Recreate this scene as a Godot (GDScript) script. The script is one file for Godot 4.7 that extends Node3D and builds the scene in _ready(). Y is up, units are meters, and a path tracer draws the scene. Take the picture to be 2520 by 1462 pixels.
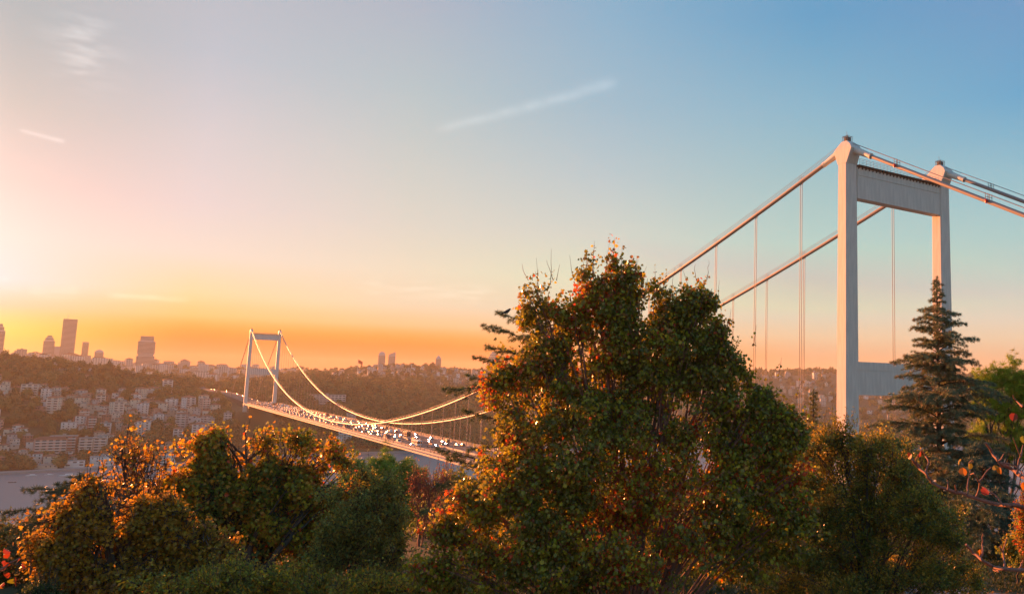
extends Node3D
# World axes: x runs along the bridge towards the far bank, z to the right of it, y up from sea level, metres.

const EYE := Vector3(-134.19, 106.70, -152.92)
const AX_R := Vector3(-0.57507418, 0.02123589, 0.81782561)
const AX_U := Vector3(-0.08635335, 0.99250292, -0.08649309)
const AX_F := Vector3(0.81353106, 0.12036193, 0.56892901)
const FOC := 2011.70
const SUN_AZ := -16.0
const SUN_EL := 7.0
const EXPO := 3.4

var rng := RandomNumberGenerator.new()
var taken := {}
var M := {}
var nz := FastNoiseLite.new()
var nz2 := FastNoiseLite.new()
var perch := Vector3.ZERO
var bird_perch := Vector3.ZERO

# ---------------------------------------------------------------- mesh builder
class MB:
	var v := PackedVector3Array()
	var n := PackedVector3Array()
	var c := PackedColorArray()
	var col := Color(1, 1, 1)
	func tri(a: Vector3, b: Vector3, d: Vector3) -> void:      # counter-clockwise seen from outside
		var m := (b - a).cross(d - a).normalized()
		v.push_back(a); v.push_back(d); v.push_back(b)
		for k in 3:
			n.push_back(m); c.push_back(col)
	func quad(a: Vector3, b: Vector3, d: Vector3, e: Vector3) -> void:
		tri(a, b, d); tri(a, d, e)
	func tri_n(a: Vector3, b: Vector3, d: Vector3, na: Vector3, nb: Vector3, nd: Vector3) -> void:
		v.push_back(a); v.push_back(d); v.push_back(b)
		n.push_back(na); n.push_back(nd); n.push_back(nb)
		for k in 3: c.push_back(col)
	func box(lo: Vector3, hi: Vector3) -> void:
		loft([PackedVector3Array([Vector3(lo.x, lo.y, lo.z), Vector3(lo.x, lo.y, hi.z), Vector3(hi.x, lo.y, hi.z), Vector3(hi.x, lo.y, lo.z)]),
			PackedVector3Array([Vector3(lo.x, hi.y, lo.z), Vector3(lo.x, hi.y, hi.z), Vector3(hi.x, hi.y, hi.z), Vector3(hi.x, hi.y, lo.z)])])
	func cbox(p: Vector3, s: Vector3) -> void: box(p - s / 2.0, p + s / 2.0)
	func loft(rings: Array, cap := true) -> void:               # rings run clockwise seen from above when the loft goes up
		var k: int = rings[0].size()
		for i in rings.size() - 1:
			for j in k:
				var jj := (j + 1) % k
				quad(rings[i][j], rings[i][jj], rings[i + 1][jj], rings[i + 1][j])
		if cap:
			for j in range(1, k - 1):
				tri(rings[0][0], rings[0][j + 1], rings[0][j])
				var t: PackedVector3Array = rings[-1]
				tri(t[0], t[j], t[j + 1])
	func tube(path: PackedVector3Array, radii: PackedFloat32Array, sides := 6) -> void:
		var prev := PackedVector3Array()
		var prevn := PackedVector3Array()
		var up := Vector3(0.31, 0.2, 0.93).normalized()
		for i in path.size():
			var t := (path[mini(i + 1, path.size() - 1)] - path[maxi(i - 1, 0)]).normalized()
			var a := t.cross(up)
			if a.length() < 0.05: a = t.cross(Vector3(1, 0, 0.1))
			a = a.normalized()
			var b := t.cross(a)
			var ring := PackedVector3Array()
			var rn := PackedVector3Array()
			for s in sides:
				var w := TAU * s / sides
				var q := a * cos(w) + b * sin(w)
				rn.push_back(q)
				ring.push_back(path[i] + q * radii[mini(i, radii.size() - 1)])
			if i > 0:
				for s in sides:
					var s2 := (s + 1) % sides
					tri_n(prev[s], prev[s2], ring[s2], prevn[s], prevn[s2], rn[s2])
					tri_n(prev[s], ring[s2], ring[s], prevn[s], rn[s2], rn[s])
			prev = ring; prevn = rn
			if i == path.size() - 1:
				for s in range(1, sides - 1): tri_n(ring[0], ring[s], ring[s + 1], t, t, t)
	func rod(a: Vector3, b: Vector3, r: float, r2 := -1.0, sides := 6) -> void:
		tube(PackedVector3Array([a, b]), PackedFloat32Array([r, r if r2 < 0.0 else r2]), sides)
	func done() -> ArrayMesh:
		var m := ArrayMesh.new()
		if v.is_empty(): return m
		var arr := []
		arr.resize(Mesh.ARRAY_MAX)
		arr[Mesh.ARRAY_VERTEX] = v; arr[Mesh.ARRAY_NORMAL] = n; arr[Mesh.ARRAY_COLOR] = c
		m.add_surface_from_arrays(Mesh.PRIMITIVE_TRIANGLES, arr)
		return m

# ---------------------------------------------------------------- naming helpers
func numbered(called: String) -> String:
	var k: int = taken.get(called, 0)
	taken[called] = k + 1
	return called if k == 0 else "%s_%03d" % [called, k]

func tag(o: Node3D, label: String, category: String, group := "", kind := "") -> void:
	if label: o.set_meta("label", label)
	if category: o.set_meta("category", category)
	if group: o.set_meta("group", group)
	if kind: o.set_meta("kind", kind)

func thing(called: String, label: String, category: String, at := Vector3.ZERO, group := "", turn := 0.0) -> Node3D:
	var o := Node3D.new()
	o.name = numbered(called)
	o.position = at
	o.rotation.y = turn
	tag(o, label, category, group)
	add_child(o)
	return o

func part(parent: Node3D, called: String, mesh: Mesh, m: Material, at := Vector3.ZERO) -> MeshInstance3D:
	var o := MeshInstance3D.new()
	o.name = called
	o.mesh = mesh
	o.material_override = m
	o.position = at
	parent.add_child(o, true)
	return o

func structure(called: String, mesh: Mesh, m: Material, label := "") -> MeshInstance3D:
	var o := MeshInstance3D.new()
	o.name = numbered(called)
	o.mesh = mesh
	o.material_override = m
	o.set_meta("kind", "structure")
	if label: o.set_meta("label", label)
	add_child(o)
	return o

func copies(parent: Node3D, called: String, mesh: Mesh, m: Material, buf: PackedFloat32Array, stuff := false) -> MultiMeshInstance3D:
	var mm := MultiMesh.new()
	mm.transform_format = MultiMesh.TRANSFORM_3D
	mm.use_colors = true
	mm.mesh = mesh
	mm.instance_count = buf.size() / 16
	mm.buffer = buf
	var o := MultiMeshInstance3D.new()
	o.name = called
	o.multimesh = mm
	o.material_override = m
	if stuff: o.set_meta("kind", "stuff")
	parent.add_child(o, true)
	return o

func push(buf: PackedFloat32Array, b: Basis, o: Vector3, c: Color) -> void:
	buf.append_array(PackedFloat32Array([b.x.x, b.y.x, b.z.x, o.x, b.x.y, b.y.y, b.z.y, o.y, b.x.z, b.y.z, b.z.z, o.z, c.r, c.g, c.b, 1.0]))

# ---------------------------------------------------------------- materials
func mat(c: Color, rough := 0.8, metal := 0.0, spec := 0.5) -> StandardMaterial3D:
	var m := StandardMaterial3D.new()
	m.albedo_color = c.linear_to_srgb()
	m.roughness = rough
	m.metallic = metal
	m.metallic_specular = spec
	return m

func noise_tex(freq: float, lo: Color, hi: Color, sd: int, oct := 4, a := 0.3, b := 0.7) -> NoiseTexture2D:
	var f := FastNoiseLite.new()
	f.seed = sd
	f.frequency = freq
	f.fractal_octaves = oct
	var g := Gradient.new()
	g.offsets = PackedFloat32Array([a, b])
	g.colors = PackedColorArray([lo.linear_to_srgb(), hi.linear_to_srgb()])
	var t := NoiseTexture2D.new()
	t.width = 512; t.height = 512
	t.seamless = true
	t.noise = f
	t.color_ramp = g
	return t

func textured(lo: Color, hi: Color, freq: float, metres: float, rough := 0.85, sd := 1, oct := 4) -> StandardMaterial3D:
	var m := mat(Color(1, 1, 1), rough)
	m.albedo_texture = noise_tex(freq, lo, hi, sd, oct)
	m.uv1_triplanar = true
	m.uv1_world_triplanar = true
	m.uv1_scale = Vector3.ONE / metres
	return m

func leafy(rough: float, back: Color, spec := 0.5) -> StandardMaterial3D:
	var m := mat(Color(1, 1, 1), rough, 0.0, spec)
	m.vertex_color_use_as_albedo = true
	m.cull_mode = BaseMaterial3D.CULL_DISABLED
	m.backlight_enabled = true
	m.backlight = back.linear_to_srgb()
	return m

# ---------------------------------------------------------------- where things stand
func ray(px: float, py: float) -> Vector3:
	return AX_F + AX_R * ((px - 1720.08) / FOC) - AX_U * ((py - 697.48) / FOC)

func P(px: float, py: float, d: float) -> Vector3:         # a point at the horizontal distance d
	var r := ray(px, py)
	return EYE + r * (d / Vector2(r.x, r.z).length())

func metre(px: float, py: float, d: float) -> float:        # metres that one picture unit spans there
	var r := ray(px, py)
	return d / Vector2(r.x, r.z).length() / FOC

func az_of(px: float, py := 900.0) -> float:
	var r := ray(px, py)
	return rad_to_deg(atan2(r.z, r.x))

func polar(az: float, d: float) -> Vector3:
	return Vector3(EYE.x + cos(deg_to_rad(az)) * d, 0, EYE.z + sin(deg_to_rad(az)) * d)

const COL_AZ := [-60.0, -6.0, 3.0, 4.6, 6.6, 10.0, 15.5, 20.0, 28.0, 36.0, 43.0, 57.0, 110.0]
const COL_SHORE := [1060.0, 1088.0, 1120.0, 1140.0, 1195.0, 1212.0, 1235.0, 1270.0, 1350.0, 1420.0, 1500.0, 1700.0, 2400.0]
const COL_STEP := [0.0, 25.0, 70.0, 200.0, 400.0, 700.0, 1150.0, 1700.0, 2300.0, 5600.0]
const COL_H := [
	[2, 3, 14, 60, 118, 116, 112, 124, 132, 120],
	[2, 3, 14, 56, 113, 110, 106, 122, 132, 120],
	[2, 3, 13, 52, 88, 80, 84, 106, 122, 120],
	[2, 6, 30, 66, 70, 72, 78, 102, 120, 118],
	[2, 34, 60, 66, 74, 80, 86, 104, 118, 118],
	[2, 16, 38, 72, 92, 92, 100, 112, 118, 116],
	[2, 14, 34, 62, 78, 92, 128, 126, 118, 116],
	[2, 12, 28, 46, 56, 78, 114, 118, 116, 116],
	[2, 8, 20, 42, 60, 92, 120, 132, 126, 118],
	[2, 6, 16, 36, 52, 90, 134, 140, 128, 118],
	[2, 5, 14, 32, 50, 88, 142, 148, 130, 118],
	[2, 5, 14, 34, 56, 90, 142, 148, 130, 118],
	[2, 5, 14, 34, 60, 90, 130, 140, 130, 118]]

func shore(az: float) -> float:
	return _lerp_cols(az, COL_SHORE)

func _lerp_cols(az: float, vals: Array) -> float:
	az = clampf(az, -60.0, 110.0)
	for i in COL_AZ.size() - 1:
		if az <= COL_AZ[i + 1]:
			return lerpf(vals[i], vals[i + 1], smoothstep(COL_AZ[i], COL_AZ[i + 1], az) * 0.5 + 0.5 * inverse_lerp(COL_AZ[i], COL_AZ[i + 1], az))
	return vals[-1]

func profile(i: int, dd: float) -> float:
	for k in COL_STEP.size() - 1:
		if dd <= COL_STEP[k + 1]:
			var t: float = inverse_lerp(COL_STEP[k], COL_STEP[k + 1], dd)
			return lerpf(COL_H[i][k], COL_H[i][k + 1], t)
	return COL_H[i][-1]

func ground(x: float, z: float) -> float:
	var dx := x - EYE.x
	var dz := z - EYE.z
	var d := sqrt(dx * dx + dz * dz)
	var az := rad_to_deg(atan2(dz, dx))
	# the near bank: a terrace, a lawn below it, then the slope down to the strait
	var h := lerpf(104.9, 101.0, smoothstep(3.0, 11.0, d))
	var open := 1.0 - smoothstep(125.0, 150.0, absf(az - 22.0))
	if d > 34.0: h -= (d - 34.0) * 0.262 * open
	h = maxf(h, -9.0)
	h += nz.get_noise_2d(x * 2.0, z * 2.0) * 0.5 * smoothstep(30.0, 60.0, d)
	if d > 600.0 and open > 0.5:
		var s := shore(az)
		var dd := d - s
		if dd > -60.0:
			var e := 0.0
			if dd < 0.0: e = lerpf(-9.0, 2.0, smoothstep(-8.0, 0.0, dd))
			else:
				var a := clampf(az, -60.0, 110.0)
				for i in COL_AZ.size() - 1:
					if a <= COL_AZ[i + 1]:
						var t: float = inverse_lerp(COL_AZ[i], COL_AZ[i + 1], a)
						e = lerpf(profile(i, dd), profile(i + 1, dd), t * t * (3.0 - 2.0 * t))
						break
				e += nz.get_noise_2d(x, z) * 9.0 * smoothstep(30.0, 300.0, dd)
				e += nz2.get_noise_2d(x, z) * 14.0 * smoothstep(500.0, 1500.0, dd)
			h = e
	return h

func on_ground(x: float, z: float, up := 0.0) -> Vector3:
	return Vector3(x, ground(x, z) + up, z)

# ================================================================ build
func _ready() -> void:
	rng.seed = 20240611
	nz.seed = 5; nz.frequency = 0.006; nz.fractal_octaves = 4
	nz2.seed = 9; nz2.frequency = 0.0016; nz2.fractal_octaves = 3
	camera_and_light()
	materials()
	setting()
	bridge()
	far_town()
	skyline()
	traffic()
	boats()
	near_trees()
	small_things()

func camera_and_light() -> void:
	var cam := Camera3D.new()
	cam.name = "camera"
	cam.transform = Transform3D(Basis(AX_R, AX_U, -AX_F), EYE)
	cam.near = 0.5
	cam.far = 30000.0
	cam.projection = Camera3D.PROJECTION_FRUSTUM
	cam.size = 2.0 * 0.5 * 731.0 / FOC
	cam.frustum_offset = Vector2(-460.08, -33.52) / FOC * 0.5
	add_child(cam)
	cam.current = true
	var env := Environment.new()
	env.background_mode = Environment.BG_SKY
	env.tonemap_mode = Environment.TONE_MAPPER_LINEAR
	env.tonemap_exposure = EXPO
	env.sdfgi_enabled = true
	env.ssao_enabled = true
	env.ssil_enabled = true
	var sky := Sky.new()
	var pano := PanoramaSkyMaterial.new()
	pano.panorama = ImageTexture.create_from_image(sky_picture())
	sky.sky_material = pano
	env.sky = sky
	env.volumetric_fog_enabled = true
	env.volumetric_fog_density = 0.000088
	env.volumetric_fog_albedo = Color(1.0, 0.98, 0.88)
	env.volumetric_fog_anisotropy = 0.15
	var we := WorldEnvironment.new()
	we.name = "world_environment"
	we.environment = env
	add_child(we)
	var sun := DirectionalLight3D.new()
	sun.name = "sun"
	sun.light_color = Color(1.0, 0.3, 0.09).linear_to_srgb()
	sun.light_energy = 1.6
	sun.light_angular_distance = 0.5
	sun.shadow_enabled = true
	var towards := Vector3(cos(deg_to_rad(SUN_EL)) * cos(deg_to_rad(SUN_AZ)), sin(deg_to_rad(SUN_EL)), cos(deg_to_rad(SUN_EL)) * sin(deg_to_rad(SUN_AZ)))
	add_child(sun)
	sun.look_at_from_position(Vector3.ZERO, -towards)

# the evening sky: colour by height above the horizon and by the angle from the sun, thin cirrus and two vapour trails
const SKY_EL := [0.0, 1.0, 2.0, 3.3, 4.6, 7.0, 10.0, 14.0, 19.0, 25.0, 40.0, 90.0]
const SKY_DA := [0.0, 10.0, 19.0, 31.0, 44.0, 59.0, 73.0, 180.0]
const SKY_RGB := [
	[[255, 185, 80], [255, 183, 47], [255, 110, 20], [255, 112, 22], [252, 128, 62], [246, 160, 108], [246, 166, 117], [246, 166, 117]],
	[[255, 205, 110], [255, 209, 64], [255, 110, 20], [255, 112, 22], [252, 132, 68], [248, 170, 120], [248, 177, 130], [248, 177, 130]],
	[[255, 230, 160], [255, 237, 95], [255, 128, 5], [255, 125, 5], [236, 150, 71], [218, 176, 137], [218, 183, 148], [218, 183, 148]],
	[[255, 248, 225], [255, 214, 177], [255, 202, 123], [255, 196, 139], [238, 199, 154], [222, 202, 168], [221, 205, 176], [221, 205, 176]],
	[[255, 255, 255], [255, 232, 234], [255, 224, 171], [232, 217, 186], [222, 214, 188], [211, 211, 189], [214, 211, 194], [214, 211, 194]],
	[[255, 255, 250], [255, 228, 219], [242, 226, 212], [232, 224, 201], [213, 226, 196], [194, 228, 190], [188, 208, 199], [188, 208, 199]],
	[[255, 235, 220], [243, 210, 200], [233, 217, 215], [217, 216, 205], [204, 214, 204], [172, 209, 203], [162, 204, 204], [162, 204, 204]],
	[[248, 216, 206], [208, 197, 190], [217, 210, 212], [201, 208, 204], [182, 202, 207], [155, 196, 201], [141, 191, 206], [141, 191, 206]],
	[[215, 200, 198], [179, 186, 189], [190, 197, 207], [179, 197, 203], [156, 189, 206], [130, 182, 205], [100, 168, 205], [100, 168, 205]],
	[[195, 188, 192], [190, 186, 191], [182, 187, 197], [170, 182, 199], [135, 178, 205], [95, 161, 201], [104, 156, 198], [104, 156, 198]],
	[[155, 168, 184], [152, 166, 184], [145, 164, 184], [130, 158, 184], [110, 148, 184], [98, 148, 188], [92, 145, 188], [92, 145, 188]],
	[[112, 158, 198], [112, 158, 198], [112, 158, 198], [112, 158, 198], [112, 158, 198], [112, 158, 198], [112, 158, 198], [112, 158, 198]]]

func sky_at(el: float, da: float) -> Vector3:
	var i := 0
	while i < SKY_EL.size() - 2 and el > SKY_EL[i + 1]: i += 1
	var j := 0
	while j < SKY_DA.size() - 2 and da > SKY_DA[j + 1]: j += 1
	var u := clampf((el - SKY_EL[i]) / (SKY_EL[i + 1] - SKY_EL[i]), 0, 1)
	var w := clampf((da - SKY_DA[j]) / (SKY_DA[j + 1] - SKY_DA[j]), 0, 1)
	var q := []
	for k in [[i, j], [i, j + 1], [i + 1, j], [i + 1, j + 1]]:
		var a: Array = SKY_RGB[k[0]][k[1]]
		q.append(Vector3(a[0], a[1], a[2]))
	var s: Vector3 = q[0].lerp(q[1], w).lerp(q[2].lerp(q[3], w), u) / 255.0
	var c := Color(s.x, s.y, s.z).srgb_to_linear()
	var near := exp(-(da * da + (el - SUN_EL) * (el - SUN_EL)) / 70.0)
	return (Vector3(c.r, c.g, c.b) + Vector3(0.6, 0.55, 0.5) * near) / EXPO

func sky_picture() -> Image:
	var w := 1024
	var h := 512
	var data := PackedFloat32Array()
	data.resize(w * h * 3)
	for y in h:
		var el := 90.0 - (y + 0.5) / h * 180.0
		var e := maxf(el, 0.0)
		for x in w:
			var az := ((x + 0.5) / w - 0.25) * 360.0
			var da := absf(wrapf(az - SUN_AZ, -180.0, 180.0))
			if el < -1.5 and x > 0:
				for k in 3: data[(y * w + x) * 3 + k] = data[(y * w) * 3 + k]
				continue
			var s := sky_at(e, da)
			var at := (y * w + x) * 3
			data[at] = s.x; data[at + 1] = s.y; data[at + 2] = s.z
	var im := Image.create_from_data(w, h, false, Image.FORMAT_RGBF, data.to_byte_array())
	im.resize(4096, 2048, Image.INTERPOLATE_CUBIC)
	# thin cloud: a torn cirrus, low streaks and vapour trails
	var n1 := FastNoiseLite.new()
	n1.seed = 3; n1.frequency = 1.0; n1.fractal_octaves = 5
	var lines := [[1060.0, 322.0, 1530.0, 196.0, 0.5, 0.05, 0], [40.0, 318.0, 160.0, 350.0, 0.12, 0.12, 0], [165.0, 15.0, 235.0, 185.0, 1.25, 0.075, 1], [250.0, 727.0, 480.0, 735.0, 0.22, 0.07, 2], [0.0, 688.0, 60.0, 690.0, 0.4, 0.12, 2], [60.0, 716.0, 200.0, 722.0, 0.3, 0.06, 2], [860.0, 700.0, 1250.0, 730.0, 0.5, 0.05, 2]]
	for L in lines:
		var a := _ea(L[0], L[1])
		var b := _ea(L[2], L[3])
		var pad: float = L[4] * 3.0 + 0.5
		var lo := Vector2(minf(a.x, b.x) - pad, minf(a.y, b.y) - pad)
		var hi := Vector2(maxf(a.x, b.x) + pad, maxf(a.y, b.y) + pad)
		for yy in range(int((90.0 - hi.y) / 180.0 * 2048.0), int((90.0 - lo.y) / 180.0 * 2048.0) + 1):
			for xx in range(int((lo.x / 360.0 + 0.25) * 4096.0), int((hi.x / 360.0 + 0.25) * 4096.0) + 1):
				var p := Vector2(((xx + 0.5) / 4096.0 - 0.25) * 360.0, 90.0 - (yy + 0.5) / 2048.0 * 180.0)
				var t := clampf((p - a).dot(b - a) / (b - a).length_squared(), 0.0, 1.0)
				var off := (p - a.lerp(b, t)).length()
				var wd: float = L[4]
				var f := 0.0
				if L[6] == 0:
					wd *= lerpf(0.6, 1.0, t)
					f = exp(-pow(off / wd, 2.0) * 1.6) * smoothstep(0.0, 0.12, t) * (1.0 - smoothstep(0.93, 1.0, t))
					f *= 0.8 + 0.5 * n1.get_noise_2d(p.x * 0.7, p.y * 0.7)
				elif L[6] == 1:
					f = exp(-pow(off / wd, 2.0)) * clampf(0.5 + 1.6 * n1.get_noise_2d(p.x * 0.35 + p.y * 0.15, p.y * 1.9), 0.0, 1.2) * smoothstep(0.0, 0.4, t + 0.05) * (1.0 - smoothstep(0.9, 1.0, t) * 0.8)
				else:
					f = exp(-pow((p.y - a.lerp(b, t).y) / wd, 2.0)) * (1.0 - smoothstep(0.3, 0.5, absf((p.x - a.x) / (b.x - a.x) - 0.5))) * clampf(0.4 + 1.5 * n1.get_noise_2d(p.x * 0.3, p.y * 2.0), 0.0, 1.2)
				var c := im.get_pixel(posmod(xx, 4096), yy)
				f *= L[5]
				im.set_pixel(posmod(xx, 4096), yy, Color(c.r + f * 0.62, c.g + f * 0.55, c.b + f * 0.5))
	return im

func _ea(px: float, py: float) -> Vector2:
	var r := ray(px, py).normalized()
	return Vector2(rad_to_deg(atan2(r.z, r.x)), rad_to_deg(asin(r.y)))

func materials() -> void:
	M.tower = textured(Color(0.58, 0.58, 0.535), Color(0.66, 0.655, 0.6), 0.012, 24.0, 0.55, 4, 5)
	M.tower.uv1_scale = Vector3(1.0 / 5.0, 1.0 / 45.0, 1.0 / 5.0)
	M.cable = mat(Color(0.28, 0.245, 0.235), 0.5)
	M.deck = textured(Color(0.2, 0.2, 0.2), Color(0.26, 0.255, 0.25), 0.01, 20.0, 0.6, 5, 3)
	M.rope = mat(Color(0.11, 0.12, 0.135), 0.5)
	M.steel_dark = mat(Color(0.1, 0.1, 0.1), 0.6)
	M.rail = mat(Color(0.3, 0.31, 0.33), 0.5)
	M.red_lamp = mat(Color(0.6, 0.02, 0.015), 0.25)
	M.asphalt = textured(Color(0.045, 0.045, 0.047), Color(0.075, 0.073, 0.07), 0.03, 12.0, 0.75, 6, 5)
	M.white_paint = mat(Color(0.7, 0.7, 0.68), 0.6)
	M.concrete = textured(Color(0.28, 0.27, 0.25), Color(0.4, 0.385, 0.36), 0.02, 8.0, 0.85, 8, 5)
	M.glass = mat(Color(0.03, 0.035, 0.04), 0.12)
	M.pane = mat(Color(0.1, 0.1, 0.105), 0.15)
	M.tyre = mat(Color(0.02, 0.02, 0.02), 0.9)
	M.bark = textured(Color(0.05, 0.035, 0.025), Color(0.14, 0.1, 0.075), 0.06, 0.5, 0.9, 12, 4)
	M.bark_red = textured(Color(0.16, 0.07, 0.05), Color(0.3, 0.16, 0.12), 0.06, 0.3, 0.75, 13, 4)
	M.leaf = leafy(0.42, Color(1.0, 1.0, 0.65))
	M.leaf_gloss = leafy(0.25, Color(1.0, 1.0, 0.6), 0.5)
	M.needle = leafy(0.5, Color(0.5, 0.5, 0.3))
	M.grass = leafy(0.55, Color(0.6, 0.65, 0.35))
	var w := mat(Color(0.17, 0.19, 0.205), 0.5)
	w.normal_enabled = true
	var f := FastNoiseLite.new()
	f.seed = 21; f.frequency = 0.03; f.fractal_octaves = 5
	var t := NoiseTexture2D.new()
	t.width = 512; t.height = 512; t.seamless = true; t.as_normal_map = true; t.bump_strength = 5.0; t.noise = f
	w.normal_texture = t
	w.normal_scale = 0.6
	w.uv1_triplanar = true; w.uv1_world_triplanar = true; w.uv1_scale = Vector3(1, 1, 1) / 38.0
	M.water = w
	var g := mat(Color(1, 1, 1), 0.95)
	g.vertex_color_use_as_albedo = true
	g.albedo_texture = noise_tex(0.03, Color(0.55, 0.55, 0.55), Color(1, 1, 1), 31, 5)
	g.uv1_triplanar = true; g.uv1_world_triplanar = true; g.uv1_scale = Vector3.ONE / 14.0
	M.ground = g

# ---------------------------------------------------------------- ground and water
func setting() -> void:
	var azs := PackedFloat32Array()
	var a := -180.0
	while a < 179.9:
		azs.push_back(a)
		a += 0.5 if a > -30.0 and a < 80.0 else 3.0
	azs.push_back(180.0)
	var ds := PackedFloat32Array([0.0])
	var d := 2.0
	while d < 1020.0:
		ds.push_back(d)
		d *= 1.09
	d = 1020.0
	while d < 9000.0:
		ds.push_back(d)
		d += 12.0 if d < 2700.0 else 90.0
	var rows := []
	var colors := []
	for di in ds:
		var r := PackedVector3Array()
		var cc := PackedColorArray()
		for az in azs:
			var p := polar(az, di)
			p.y = ground(p.x, p.z)
			r.push_back(p)
			var k := 0.5 + 0.5 * nz.get_noise_2d(p.x * 3.0, p.z * 3.0)
			cc.push_back(Color(0.07, 0.08, 0.03).lerp(Color(0.14, 0.115, 0.055), k))
		rows.push_back(r); colors.push_back(cc)
	var v := PackedVector3Array()
	var c := PackedColorArray()
	var ix := PackedInt32Array()
	var na := azs.size()
	for i in rows.size():
		v.append_array(rows[i]); c.append_array(colors[i])
	for i in rows.size() - 1:
		for j in na - 1:
			var p0 := i * na + j
			var p1 := p0 + na
			ix.append_array(PackedInt32Array([p0, p1 + 1, p1, p0, p0 + 1, p1 + 1]) if i > 0 else PackedInt32Array([p0, p1 + 1, p1]))
	var flip := PackedInt32Array()
	flip.resize(ix.size())
	for i in range(0, ix.size(), 3):
		flip[i] = ix[i]; flip[i + 1] = ix[i + 2]; flip[i + 2] = ix[i + 1]
	var nn := PackedVector3Array()
	nn.resize(v.size())
	for i in range(0, flip.size(), 3):
		var m := (v[flip[i + 2]] - v[flip[i]]).cross(v[flip[i + 1]] - v[flip[i]])
		for k in 3: nn[flip[i + k]] += m
	for i in nn.size(): nn[i] = nn[i].normalized() if nn[i].length() > 1e-9 else Vector3.UP
	var arr := []
	arr.resize(Mesh.ARRAY_MAX)
	arr[Mesh.ARRAY_VERTEX] = v; arr[Mesh.ARRAY_NORMAL] = nn; arr[Mesh.ARRAY_COLOR] = c; arr[Mesh.ARRAY_INDEX] = flip
	var tm := ArrayMesh.new()
	tm.add_surface_from_arrays(Mesh.PRIMITIVE_TRIANGLES, arr)
	structure("terrain", tm, M.ground, "hilly ground on both sides of the strait")
	var b := MB.new()
	b.quad(Vector3(-300, 0, -6000), Vector3(-300, 0, 6000), Vector3(3500, 0, 6000), Vector3(3500, 0, -6000))
	structure("water", b.done(), M.water, "calm strait water mirroring the evening sky")
	# quay along the far shore
	b = MB.new()
	var az := -12.0
	while az < 26.0:
		if az < 5.2 or az > 8.2:
			var p0 := polar(az, shore(az) - 5.0)
			var p1 := polar(az + 0.5, shore(az + 0.5) - 5.0)
			var q0 := polar(az, shore(az) + 9.0)
			var q1 := polar(az + 0.5, shore(az + 0.5) + 9.0)
			var up := Vector3(0, 2.4, 0)
			var dn := Vector3(0, -3, 0)
			b.quad(p1 + up, p0 + up, q0 + up, q1 + up)
			b.quad(p1 + dn, p0 + dn, p0 + up, p1 + up)
		az += 0.5
	structure("quay_road", b.done(), M.concrete, "pale quay and shore road along the far bank")
	# approach road winding up the valley behind the far tower
	b = MB.new()
	var path := approach_path()
	for i in path.size() - 1:
		var t0 := (path[mini(i + 1, path.size() - 1)] - path[maxi(i - 1, 0)]).normalized()
		var t1 := (path[mini(i + 2, path.size() - 1)] - path[i]).normalized()
		var s0 := Vector3(-t0.z, 0, t0.x) * 12.0
		var s1 := Vector3(-t1.z, 0, t1.x) * 12.0
		b.quad(path[i] - s0, path[i] + s0, path[i + 1] + s1, path[i + 1] - s1)
		b.quad(path[i] - s0 + Vector3(0, -12, 0), path[i] - s0, path[i + 1] - s1, path[i + 1] - s1 + Vector3(0, -12, 0))
	structure("approach_road", b.done(), M.asphalt, "motorway leading away from the far bridge tower")
	# paved path at the foot of the lawn
	b = MB.new()
	for i in 40:
		var x0 := 49.0 + i * 0.5
		for e in [[22.5, 25.4]]:
			var p0 := polar(x0, e[0]); var p1 := polar(x0 + 0.5, e[0])
			var q0 := polar(x0, e[1] + 0.2 * sin(x0)); var q1 := polar(x0 + 0.5, e[1] + 0.2 * sin(x0 + 0.5))
			for q in [p0, p1, q0, q1]: pass
			var hgt := func(q: Vector3, up: float) -> Vector3: return Vector3(q.x, ground(q.x, q.z) + up, q.z)
			b.quad(hgt.call(p1, 0.03), hgt.call(p0, 0.03), hgt.call(q0, 0.03), hgt.call(q1, 0.03))
	structure("path", b.done(), textured(Color(0.12, 0.115, 0.11), Color(0.34, 0.33, 0.32), 0.12, 1.2, 0.9, 41, 5), "grey gravel path below the lawn")

func approach_path() -> PackedVector3Array:
	var c := Curve3D.new()
	c.bake_interval = 12.0
	c.add_point(Vector3(1092, 66.9, 0), Vector3.ZERO, Vector3(120, 0, 0))
	c.add_point(Vector3(1420, 76, -24), Vector3(-110, 0, 10), Vector3(110, 0, -10))
	c.add_point(Vector3(1800, 82, -80), Vector3(-120, 0, 10), Vector3(150, 0, -14))
	c.add_point(Vector3(2300, 96, -170), Vector3(-150, 0, 20), Vector3(100, 0, -20))
	var out := PackedVector3Array()
	for p in c.get_baked_points():
		out.push_back(Vector3(p.x, maxf(p.y, ground(p.x, p.z) + 1.2) if p.x > 1120 else p.y, p.z))
	return out

# ---------------------------------------------------------------- the bridge
const SPAN := 1090.0
const TOP := 162.72
const SAG := 91.67
const DECK := 67.0
const CZ := 16.9

func cable_y(x: float) -> float:
	var t := x / SPAN
	return TOP - 4.0 * SAG * t * (1.0 - t)

func ring4(cx: float, y: float, cz: float, wx: float, wz: float, ch := 0.25) -> PackedVector3Array:
	var a := wx / 2.0
	var b := wz / 2.0
	return PackedVector3Array([Vector3(cx - a, y, cz - b + ch), Vector3(cx - a, y, cz + b - ch), Vector3(cx - a + ch, y, cz + b), Vector3(cx + a - ch, y, cz + b),
		Vector3(cx + a, y, cz + b - ch), Vector3(cx + a, y, cz - b + ch), Vector3(cx + a - ch, y, cz - b), Vector3(cx - a + ch, y, cz - b)])

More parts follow.
